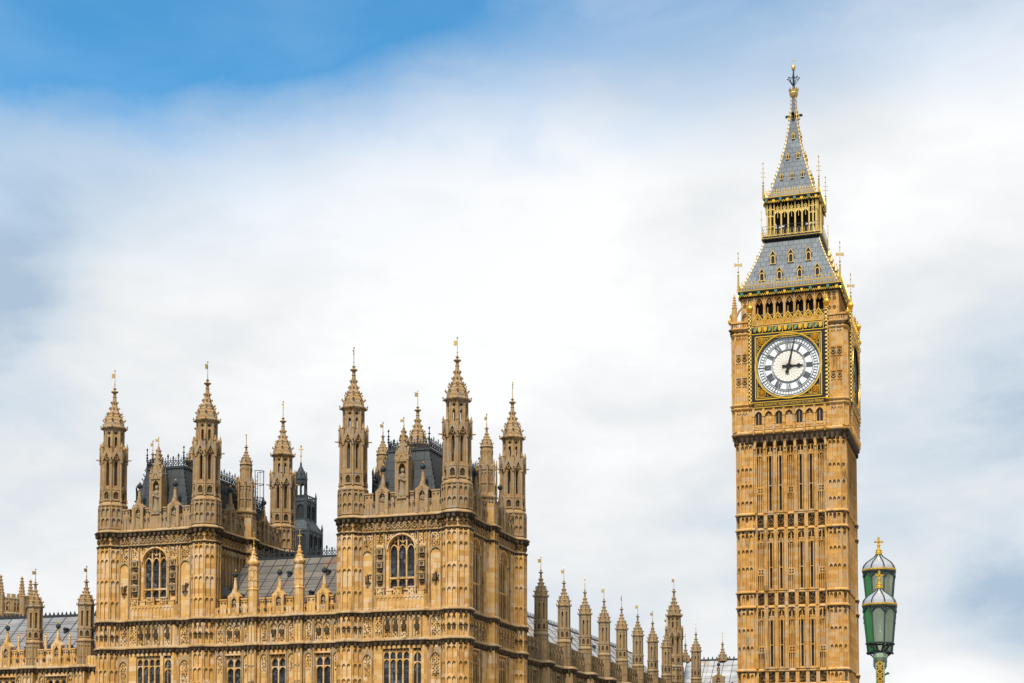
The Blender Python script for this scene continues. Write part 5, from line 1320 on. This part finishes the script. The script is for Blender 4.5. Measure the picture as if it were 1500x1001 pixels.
    for k in range(24):
        a = 2*math.pi*k/24
        for sg in (-1, 1):
            pts = [(r*math.sin(a+sg*.32*(r/1.8)*2.2), ZC+r*math.cos(a+sg*.32*(r/1.8)*2.2)) for r in (.25, .6, 1.0, 1.4, 1.78)]
            lt.poly(pts, .014, .075, .085)
    lt.build('glazing_lattice', CARVE, root)
    mh, hh = MB().fr(*fo(n, W0)), MB().fr(*fo(n, W0))
    am, ah = 2*math.pi*2.15/60, 2*math.pi*(3+2.15/60)/12
    def hand(mb_, a, prof, w, wd=.03):
        L_, R__ = [], []
        for r, t in prof:
            c, s_ = math.sin(a), math.cos(a); L_.append((c*r-s_*t, ZC+s_*r+c*t)); R__.append((c*r+s_*t, ZC+s_*r-c*t))
        for i in range(len(prof)-1): mb_.ext([L_[i], L_[i+1], R__[i+1], R__[i]], w, w+wd, True)
    hand(mh, am, [(-.82, .03), (-.8, .2), (-.62, .22), (-.42, .1), (0, .13), (.3, .11), (1.2, .085), (2.4, .06), (3.35, .025)], .2)
    hand(hh, ah, [(-.72, .05), (-.68, .15), (-.5, .16), (-.38, .09), (0, .17), (.25, .2), (.4, .08), (.95, .09), (1.02, .2), (1.2, .23), (1.32, .12), (1.45, .09), (1.72, .02)], .15)
    hh.disc(0, ZC, .26, .235, 16); hh.build('hour_hand', BLACK, root); mh.build('minute_hand', BLACK, root)
    return root
for n in SIDES: dial(n)
# --- gilding round the dials
def text_mesh(s, name, size, fr, u, z, w, mat, parent, width=None):
    cu = bpy.data.curves.new(name, 'FONT'); cu.body = s; cu.size = size; cu.extrude = .015; cu.align_x = 'CENTER'; cu.align_y = 'CENTER'
    t = bpy.data.objects.new('t', cu); col.objects.link(t); dg = bpy.context.evaluated_depsgraph_get(); me = bpy.data.meshes.new_from_object(t.evaluated_get(dg))
    bpy.data.objects.remove(t)
    h = MB().fr(*fr); xs = [v.co.x for v in me.vertices]; k = (width/(max(xs)-min(xs))) if width else 1
    ox, oy, oz = WL[parent.name]
    for v in me.vertices:
        p = h.P(u+v.co.x*k, z+v.co.y, w+v.co.z); v.co = (p[0]-ox, p[1]-oy, p[2]-oz)
    me.materials.clear(); me.materials.append(mat); o = bpy.data.objects.new(name, me); col.objects.link(o); o.parent = parent; return o
for n in SIDES:
    fr = fo(n, 6.45); gk, bk, gs, b2, g2 = (MB().fr(*fr) for _ in range(5))
    for sg in (-1, 1):
        ck_, gq = MB().fr(*fr), MB(); x, y, _ = ck_.P(sg*4.30, 0, .22)
        ck_.lathe(x, y, [(.21, 50.9), (.21, 61.4)], 10)
        for z in (51.0, 55.1, 58.95, 60.1, 61.35): gq.lathe(x, y, [(.2, z-.1), (.28, z-.05), (.28, z+.05), (.2, z+.1)], 10)
        gq.lathe(x, y, [(.16, 61.4), (.2, 61.55), (.33, 61.6), (.18, 61.68), (.36, 61.85), (.4, 62.02), (.3, 62.25), (.1, 62.42), (.06, 62.7), (.02, 62.85)], 10)
        multi('chequered_shaft', [(ck_, CHECK), (gq, GOLD)], ck)
    b2.box(-4.1, 4.1, 50.45, 51.16, -.1, .3); g2.box(-4.1, 4.1, 50.44, 50.52, .28, .36); g2.box(-4.1, 4.1, 51.05, 51.13, .28, .36)
    ib = multi('inscription_band', [(b2, BLACK), (g2, GOLD)], ck); text_mesh('DOMINE SALVAM FAC REGINAM NOSTRAM VICTORIAM PRIMAM', 'inscription', .5, fr, 0, 50.79, .31, GOLD, ib, 7.7)
    bk.box(-4.1, 4.1, 58.9, 60.05, -.1, .22); gk.box(-4.1, 4.1, 58.92, 59.0, .2, .3); gk.box(-4.1, 4.1, 59.95, 60.03, .0, .30)
    for i, u in enumerate(BZ):
        gk.box(u+.5, u+.56, 58.95, 59.9, .2, .33)
        for q_ in (-.28, .22):
            (gs if (i+(q_ > 0)) % 2 == 0 else gk).ext([(u+q_-.2, 59.72), (u+q_+.2, 59.72), (u+q_+.2, 59.4), (u+q_, 59.12), (u+q_-.2, 59.4)], .2, .32)
            gk.bar((u+q_-.18, 59.2), (u+q_+.18, 59.65), .07, .31, .35)
        # gilt openwork gables
        a, b = u-.57, u+.57
        gk.poly([(a, 60.5), (u, 61.35), (b, 60.5)], .1, .05, .25); gk.poly([(a, 60.15), (u, 60.95), (b, 60.15)], .05, .08, .2)
        diamond(gk, u, 60.7, .27, .08, .24, .08); gk.bar((a, 60.1), (a, 60.6), .06, .08, .22); gk.bar((u, 60.05), (u, 60.5), .05, .08, .2); gk.bar((u-.28, 60.05), (u-.28, 60.4), .05, .08, .2); gk.bar((u+.28, 60.05), (u+.28, 60.4), .05, .08, .2)
        x, y, _ = gk.P(u, 0, .15); gk.rod((x, y, 61.3), (x, y, 61.95), .05, 5, .03); gk.knob(x, y, 61.6, .1); gk.knob(x, y, 61.9, .07, .14)
    multi('gilt_cresting', [(gk, GOLD), (bk, BLACK), (gs, GREENPAINT)], ck)
# --- corner pinnacles with flying arches
fp = MB(); fg = MB()
for sx, sy in ((-1, -1), (-1, 1), (1, 1)):
    fp = MB(); x, y = CX+sx*6.15, CY+sy*6.15
    fp.lathe(x, y, [(.32, 59.8), (.28, 62.3), (.34, 62.4), (.22, 62.5), (.04, 64.0)], 8)
    for z in (62.7, 63.0, 63.3, 63.6):
        for k in range(4): a = k*math.pi/2+.4; r = .24-(z-62.6)*.13; fp.knob(x+r*math.cos(a), y+r*math.sin(a), z, .09)
    pts = [(x-sx*t*1.0, y-sy*t*1.0*.0, 60.9+1.5*math.sin(t*math.pi/2)) for t in (0, .25, .5, .75, 1.0)]
    for a, b in zip(pts, pts[1:]): fp.rod(a, b, .13, 5)
    fp.build('corner_pinnacle', TOWER, ck)
for sx in (-1, 1):
    for sy in (-1, 1):
        x, y = CX+sx*6.62, CY+sy*6.4; fg = MB(); fg.lathe(x, y, [(.12, 60.4), (.26, 60.65), (.26, 60.85), (.1, 61.0), (.06, 61.2)], 8); fg.build('gilt_knob', GOLD, ck)
# --- belfry
bf = MB(); dk = MB()
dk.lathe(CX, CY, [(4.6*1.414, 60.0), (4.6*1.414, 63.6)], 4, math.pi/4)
for n in SIDES:
    bf.fr(*fo(n, 5.45)); ca.fr(*fo(n, 5.45))
    for k in range(8): u = -3.99+1.14*k; bf.box(u-.13, u+.13, 60.0, 63.75, -.7, 0); bf.box(u-.06, u+.06, 60.0, 63.6, 0, .14); bf.box(u-.15, u+.15, 61.5, 61.6, 0, .1)
    for u in BZ:
        bf.head(u-.44, u+.44, 62.75, 63.75, -.3, 0, .72, 5); bf.arch_bar(u, .38, 62.78, .7, .07, 0, .08, 5)
        bf.arch_bar(u-.19, .15, 62.75, .3, .05, -.25, -.05, 3); bf.arch_bar(u+.19, .15, 62.75, .3, .05, -.25, -.05, 3)
        bf.ring(u, 63.2, .13, .05, -.25, -.03, 8); bf.box(u-.41, u+.41, 60.0, 60.95, -.3, -.1); bf.box(u-.41, u+.41, 61.5, 61.56, -.3, -.2)
    for sg in (-1, 1):
        a, b = sorted((sg*4.1, sg*5.45)); bf.box(a, b, 60.0, 63.75, -1.3, -.001)
        for uq in (4.5, 5.05):
            u = sg*uq
            for z in (63.25, 62.75, 61.7): diamond(ca, u, z, .2, 0, .06, .06)
            bf.box(u-.26, u-.2, 60.2, 63.6, 0, .08); bf.box(u+.2, u+.26, 60.2, 63.6, 0, .08)
multi('belfry', [(bf, TOWER), (dk, DARK)], ck)
multi('clock_stage', [(CB_PARTS, TOWER), (ca, CARVE)], ck); so.build('corbel_table', SOOT_SHADE, ck)
def metal_cornice(z0, z1, d, pitch, nsh, cz, czh):
    """black iron cornice with gilt leaves and painted shields, and a gilt cresting above"""
    b, gd, gn = MB(), MB(), MB()
    h = z1-z0
    b.sweep(sqpath(d-.25, 0, .1, 0), [(-.3, z0), (0, z0), (.12, z0+h*.45), (.25, z0+h*.75), (.25, z1), (-.4, z1+.05)], True)
    for n in SIDES:
        b.fr(*fo(n, d)); gd.fr(*fo(n, d-.12)); gn.fr(*fo(n, d-.05))
        k = -d+.1
        i = 0
        while k < d-.1:
            gd.bar((k, z0+.08), (k+.12, z0+h*.5), .045, 0, .1); gd.bar((k+.12, z0+h*.5), (k+.24, z0+.08), .045, 0, .1); gd.knob(*gd.P(k+.12, z0+h*.2, .06), .04); k += .24
        for j in range(nsh):
            u = -d+(j+.5)*2*d/nsh; (gn if j % 2 == 0 else gd).ext([(u-.15, z0+h*.8), (u+.15, z0+h*.8), (u+.15, z0+h*.4), (u, z0+h*.15), (u-.15, z0+h*.4)], -.05, .16 if j % 2 == 0 else .08)
        gd.fr(*fo(n, d-.08)); k = -d+.1
        while k < d-.05:
            gd.bar((k, cz), (k, czh), .035, -.03, .02); gd.bar((k-pitch/2, cz), (k-pitch/2, cz+(czh-cz)*.7), .025, -.03, .02); gd.ext([(k-.07, czh-.12), (k, czh-.22), (k+.07, czh-.12), (k, czh+.08)], -.03, .03, True); k += pitch
        gd.box(-d, d, cz+.02, cz+.09, -.03, .03); gd.box(-d, d, cz+(czh-cz)*.55, cz+(czh-cz)*.6, -.03, .03)
    multi('iron_cornice', [(b, BLACK), (gd, GOLD), (gn, GREENPAINT)], ck)
metal_cornice(63.62, 64.35, 5.85, .38, 12, 64.35, 65.45)
metal_cornice(75.25, 75.95, 3.25, .3, 8, 75.95, 76.85)
# --- lower roof, dormers
def sq4(mb_, prof): mb_.lathe(CX, CY, [(r*1.41421, z) for r, z in prof], 4, math.pi/4)
R1 = [(5.6, 64.3), (5.35, 64.9), (4.75, 66.3), (4.1, 67.9), (3.55, 69.4), (3.12, 70.8)]
R2 = [(2.9, 75.95), (2.62, 76.5), (2.4, 77.0), (1.9, 78.9), (1.32, 81.0), (.82, 83.2), (.48, 85.5), (.28, 87.4), (.21, 88.85)]
mb = MB(); sq4(mb, R1); r1 = mb.build('lower_roof', SPIRETILE, ck)
mb = MB(); sq4(mb, R2); r2 = mb.build('spire', SPIRETILE, ck)
def at_r(prof, z):
    for (a, za), (b, zb) in zip(prof, prof[1:]):
        if za <= z <= zb: return a+(b-a)*(z-za)/(zb-za)
    return prof[-1][0]
def dormer(parent, n, u, z0, z1, hw, prof):
    d = MB(); k = MB(); w = at_r(prof, z0); fr = fo(n, w)
    d.fr(*fr); k.fr(*fr); zs = z0+(z1-z0)*.55
    d.box(u-hw, u-hw*.62, z0, zs, -1.1, .1); d.box(u+hw*.62, u+hw, z0, zs, -1.1, .1); d.box(u-hw*1.1, u+hw*1.1, z0-.08, z0, -.4, .16)
    d.poly([(u-hw*1.3, zs-.05), (u, z1-.1), (u+hw*1.3, zs-.05)], .09, -.1, .16); x, y, _ = d.P(u, 0, .05); d.rod((x, y, z1-.15), (x, y, z1+.25), .035, 4); d.knob(x, y, z1+.1, .07)
    d.head(u-hw*.62, u+hw*.62, zs-.25, zs+.1, -.1, .09, .26, 3)
    for s_ in (-1, 1):
        for t in (.3, .65): d.knob(*d.P(u+s_*hw*1.3*(1-t), zs-.05+(z1-.1-zs)*t+.07, .06), .06)
    t_ = MB().fr(*fr); t_.ext([(u-hw*1.15, zs-.03), (u+hw*1.15, zs-.03), (u, z1-.12)], -1.4, .07)
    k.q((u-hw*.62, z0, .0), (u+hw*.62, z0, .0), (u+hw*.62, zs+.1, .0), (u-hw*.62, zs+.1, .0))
    p = d.build('dormer', PALEGOLD, parent); t_.build('dormer_roof', BLACK, p); k.build('dormer_opening', DARK, p)
for n in SIDES:
    for u in (-2.0, 0.05, 2.05): dormer(r1, n, u, 67.8, 69.45, .30, R1)
    for u in (-3.15, -1.15, 1.15, 3.15): dormer(r1, n, u, 65.65, 67.15, .30, R1)
    for u, z in ((-1.2, 78.45), (0, 78.45), (1.2, 78.45), (-.62, 81.05), (.62, 81.05), (0, 83.65), (0, 86.2)): dormer(r2, n, u, z, z+.75, .17, R2)
for sx in (-1, 1):
    for sy in (-1, 1):
        for prof, st_, par_ in ((R1, .42, r1), (R2, .5, r2)):
            hp = MB(); z = prof[0][1]+.5
            while z < prof[-1][1]: r = at_r(prof, z); hp.knob(CX+sx*r, CY+sy*r, z, .10, .13); hp.rod((CX+sx*r, CY+sy*r, z-.1), (CX+sx*(r+.14), CY+sy*(r+.14), z+.12), .04, 4); z += st_
            for (ra, za), (rb_, zb_) in zip(prof, prof[1:]): hp.rod((CX+sx*ra, CY+sy*ra, za), (CX+sx*rb_, CY+sy*rb_, zb_), .05, 5)
            hp.build('hip_crockets', PALEGOLD, par_)
        for d, z0, h, hh in ((5.75, 64.3, 4.6, 2.0), (3.2, 75.9, 4.2, 1.6)):
            hp = MB(); x, y = CX+sx*d, CY+sy*d
            hp.rod((x, y, z0), (x, y, z0+hh), .13, 6, .1); hp.rod((x, y, z0+hh), (x, y, z0+h), .045, 5, .03)
            for z in (z0+hh, z0+hh*1.2): hp.knob(x, y, z, .16, .1)
            hp.knob(x, y, z0+h, .08, .2); hp.knob(x, y, z0+h-.6, .09, .1)
            if d > 5: hp.fr((x, y), (.3, -1)); hp.ext([(-.42, z0+3.45), (-.42, z0+3.0), (0, z0+3.15), (.42, z0+3.0), (.42, z0+3.45), (0, z0+3.3)], -.03, .03, True)
            else:
                for z in (z0+2.6, z0+3.1): hp.fr((x, y), (.3, -1)); hp.bar((-.28, z), (.28, z), .05, -.03, .03)
            hp.build('corner_finial', PALEGOLD, ck)
# --- open lantern between the roofs
lb, lg, ldk = MB(), MB(), MB()
lb.sweep(sqpath(3.2, 0, .1, 0), [(-.2, 70.6), (0, 70.7), (.2, 70.95), (.28, 71.15), (.28, 71.3), (-.6, 71.35)], True)
lb.build('balcony', BLACK, ck)
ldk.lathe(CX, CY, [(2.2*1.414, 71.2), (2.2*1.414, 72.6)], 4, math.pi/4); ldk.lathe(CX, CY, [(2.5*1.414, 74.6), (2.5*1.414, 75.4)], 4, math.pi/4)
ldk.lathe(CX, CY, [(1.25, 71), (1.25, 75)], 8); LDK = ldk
for n in SIDES:
    lg.fr(*fo(n, 2.9))
    for u in (-2.82, -2.45, -2.0, -1.2, -.4, .4, 1.2, 2.0, 2.45, 2.82):
        x, y, _ = lg.P(u, 0, -.1); lg.rod((x, y, 71.3), (x, y, 75.3), .10, 6); lg.rod((x, y, 71.3), (x, y, 71.9), .16, 6, .1); lg.knob(x, y, 74.1, .15, .1)
        xx, yy, _ = lg.P(u, 0, .08); lg.rod((xx, yy, 74.2), (xx, yy, 75.5), .05, 4)
    for a in (-2.0, -1.2, -.4, .4, 1.2):
        lg.head(a+.05, a+.75, 73.8, 74.5, -.15, -.02, .5, 4); lg.box(a+.38, a+.42, 73.6, 75.2, -.12, -.05)
        lg.ring(a+.4, 74.75, .2, .06, -.12, -.02, 8); lg.ring(a+.22, 74.42, .13, .05, -.12, -.02, 6); lg.ring(a+.58, 74.42, .13, .05, -.12, -.02, 6)
    for s_ in (-1, 1):
        a, b = sorted((s_*2.05, s_*2.8)); 
        for z in (71.4, 72.6, 73.8, 74.6): lg.box(a, b, z, z+.08, -.12, -.04)
        for k in range(6): lg.ring((a+b)/2, 73.95+.22*k, .16, .05, -.1, -.03, 6)
    lg.fr(*fo(n, 3.42))
    k = -3.3
    while k < 3.3:
        lg.ring(k+.2, 71.28, .19, .06, -.05, .05, 6); lg.knob(*lg.P(k+.2, 71.0, -.05), .09); lg.rod(lg.P(k, 71.2, -.03), lg.P(k, 71.85, -.03), .03, 4); lg.knob(*lg.P(k, 71.9, -.03), .055, .09); k += .4
    lg.box(-3.4, 3.4, 71.08, 71.14, -.05, .05)
    for s_ in (-1, 1): x, y, _ = lg.P(s_*3.4, 0, 0); lg.rod((x, y, 71), (x, y, 74.3), .055, 5, .03); lg.knob(x, y, 73.4, .09, .14); lg.knob(x, y, 74.3, .06, .12)
multi('lantern_arcade', [(lg, LANTGOLD), (LDK, DARK)], ck)
rl = MB()
for n in SIDES:
    rl.fr(*fo(n, 3.4))
    for z in (72.15, 72.5): rl.box(-3.4, 3.4, z-.02, z+.02, -.02, .02)
rl.build('railing', IRON, ck)
# --- crown and cross on the tip
cr = MB(); cr2 = MB()
cr2.rod((CX, CY, 88.6), (CX, CY, 92.6), .2, 8, .07)
cr.lathe(CX, CY, [(.22, 88.75), (.42, 89.0), (.55, 89.35), (.5, 89.45), (.56, 89.75), (.3, 89.8)], 8)
for k in range(8):
    a = k*math.pi/4; cr.knob(CX+.53*math.cos(a), CY+.53*math.sin(a), 89.85, .1, .2); cr2.rod((CX+.15*math.cos(a), CY+.15*math.sin(a), 90.4), (CX+.62*math.cos(a), CY+.62*math.sin(a), 91.15), .035, 4); cr2.knob(CX+.68*math.cos(a), CY+.68*math.sin(a), 91.2, .11); cr2.rod((CX+.1*math.cos(a), CY+.1*math.sin(a), 91.3), (CX+.66*math.cos(a), CY+.66*math.sin(a), 91.2), .025, 4)
cr.knob(CX, CY, 90.6, .16); cr.lathe(CX, CY, [(.05, 92.1), (.2, 92.25), (.25, 92.5), (.2, 92.75), (.06, 92.95)], 8); cr.rod((CX, CY, 92.9), (CX, CY, 93.75), .05, 5); cr.fr((CX, CY), (.3, -1)); cr.bar((-.25, 93.4), (.25, 93.4), .08, -.04, .04)
multi('finial', [(cr, PALEGOLD), (cr2, IRON)], ck)

# ------------------------------------------------------------------ bridge lamp with three lanterns
lx, ly = -2.325, 27.42
lp_ = empty('bridge_lamp', (lx, ly, 5.6), 'green and gilt bridge lamp with three glass lanterns topped by gilt crosses', 'street lamp')
mb = MB()
dkp = MB(); mb.fr((lx, ly), (0, -1)); mb.box(-.24, .24, 6.5, 6.75, -1.15, 1.15); mb.box(-.18, .18, 6.75, 6.95, -1.05, 1.05)
for sg in (-1, 0, 1):
    yy = ly+sg*.9; xx = lx-sg*.078
    dkp.lathe(xx, yy, [(.15, 6.95), (.12, 7.1), (.10, 7.3), (.08, 7.45), (.075, 9.12)], 8)
    mb.lathe(xx, yy, [(.075, 9.1), (.085, 9.14), (.075, 9.17), (.10, 9.2), (.125, 9.25), (.125, 9.3), (.09, 9.33), (.05, 9.36)], 8)
    if sg == 0: mb.lathe(xx, yy, [(.05, 9.33), (.045, 9.95), (.09, 10.02), (.09, 10.05), (.04, 10.08)], 8)
    for q_ in ((1,) if sg == 0 else ()):
        mb.rod((xx+q_*.07, yy, 9.02), (xx+q_*.13, yy, 9.06), .018, 5); mb.knob(xx+q_*.13, yy, 9.05, .028)
    if sg: mb.rod((lx, ly, 8.9), (xx, yy, 8.9), .03, 6); mb.rod((lx, ly, 8.0), (xx, yy, 8.0), .03, 6)
for dx in (-.062, .062): mb.fr((lx+.078, ly-.9-.078), (0, -1)); mb.box(dx-.008, dx+.008, 7.4, 9.15, -.02, .012)
multi('lamp_post', [(mb, LAMPGREEN), (dkp, LAMPDARK)], lp_)
gk = MB().fr((lx+.078, ly-.9-.072), (0, -1))
z = 7.45
while z < 9.1: diamond(gk, 0, z+.06, .05, 0, .022, .022); gk.box(-.045, .045, z-.008, z+.008, 0, .015); z += .125
gk.build('gilt_panel', GOLD, lp_)
def lantern(x, y, zr):
    """octagonal lantern, zr = height of the gilt rim"""
    k = 1.0; T = .924
    fr_ = MB(); g1, g2, dm, gd = MB(), MB(), MB(), MB()
    rb_, rt = .205/T, .262/T; zb = zr-.635
    for i, o, n in octf(x, y, 1):
        a0, a1 = i*math.pi/4-math.pi/8, i*math.pi/4+math.pi/8
        def V(r, a, z): return (x+r*math.cos(a), y+r*math.sin(a), z)
        q_ = [V(rb_*.97, a0, zb), V(rb_*.97, a1, zb), V(rt*.97, a1, zr-.02), V(rt*.97, a0, zr-.02)]
        (g1 if i in (4, 5) else g2).face(q_)
        fr_.rod(V(rb_, a0, zb), V(rt, a0, zr), .013, 5)
        c0, c1 = V(rt, a0, zr-.03), V(rt, a1, zr-.03)          # arched heads of the panes
        for t in range(6):
            def hd(t_): f_ = t_/6; e = Vector(c0).lerp(Vector(c1), f_); e.z = zr-.12+.09*math.sin(f_*math.pi); return tuple(e)
            fr_.rod(hd(t), hd(t+1), .012, 4)
        fr_.rod(V(rb_, a0, zb), V(rb_, a1, zb), .016, 5); fr_.rod(V(rt, a0, zr-.02), V(rt, a1, zr-.02), .022, 5)
        fr_.knob(*V(rb_+.01, a0, zb-.01), .025)
        for p, r in (((rb_, zb), (.14, zb-.06)), ((.14, zb-.06), (.09, zb-.13)),): fr_.rod(V(p[0], a0, p[1]), V(r[0], a0, r[1]), .012, 4)
        pr = [(.262, .02), (.25, .075), (.20, .14), (.135, .19), (.075, .235), (.035, .29)]
        for (ra, za), (rb2, zb2) in zip(pr, pr[1:]): fr_.rod(V(ra/T+.004, a0, zr+za), V(rb2/T+.004, a0, zr+zb2), .011, 4)
        for t in range(3): e = Vector(V(rt+.012, a0, zr+.0)).lerp(Vector(V(rt+.012, a1, zr)), (t+.5)/3); gd.knob(e.x, e.y, zr+.012, .017, .02)
    fr_.lathe(x, y, [(rt+.01, zr-.045), (rt+.016, zr-.02), (rt+.0, zr-.01)], 8); fr_.lathe(x, y, [(.085, zb-.15), (.10, zb-.13), (.08, zb-.12)], 8)
    gd.lathe(x, y, [(rt, zr-.012), (rt+.02, zr-.005), (rt+.02, zr+.02), (rt-.01, zr+.03)], 8)
    dm.lathe(x, y, [(.26/T, zr+.02), (.247/T, zr+.075), (.197/T, zr+.14), (.13/T, zr+.19), (.07/T, zr+.235), (.03/T, zr+.29)], 16)
    gd.lathe(x, y, [(.035, zr+.27), (.06, zr+.285), (.06, zr+.33), (.05, zr+.34), (.055, zr+.355), (.025, zr+.38), (.022, zr+.43), (.035, zr+.44), (.02, zr+.455)], 8)
    gd.fr((x, y), (.3, -1)); gd.bar((0, zr+.44), (0, zr+.57), .03, -.014, .014); gd.bar((-.055, zr+.505), (.055, zr+.505), .03, -.014, .014)
    for du, dz in ((-.058, .505), (.058, .505), (0, .575)): gd.knob(*gd.P(du, zr+dz, 0), .022)
    gd.knob(x, y, zr+.505, .03)
    p = fr_.build('lantern', LAMPIRON, lp_); g1.build('green_pane', GREENGLASS, p); g2.build('clear_pane', CLEARGLASS, p); dm.build('dome', DOMEGLASS, p); gd.build('gilding', GOLD, p)
    b = MB(); b.lathe(x, y, [(.02, zb), (.035, zb+.05), (.06, zb+.3), (.05, zb+.4), (.02, zb+.44)], 8); b.build('gas_mantle', OPAL, p)
lantern(lx+.078, ly-.9, 10.124); lantern(lx, ly, 10.833); lantern(lx-.078, ly+.9, 10.124)
drop(proto)
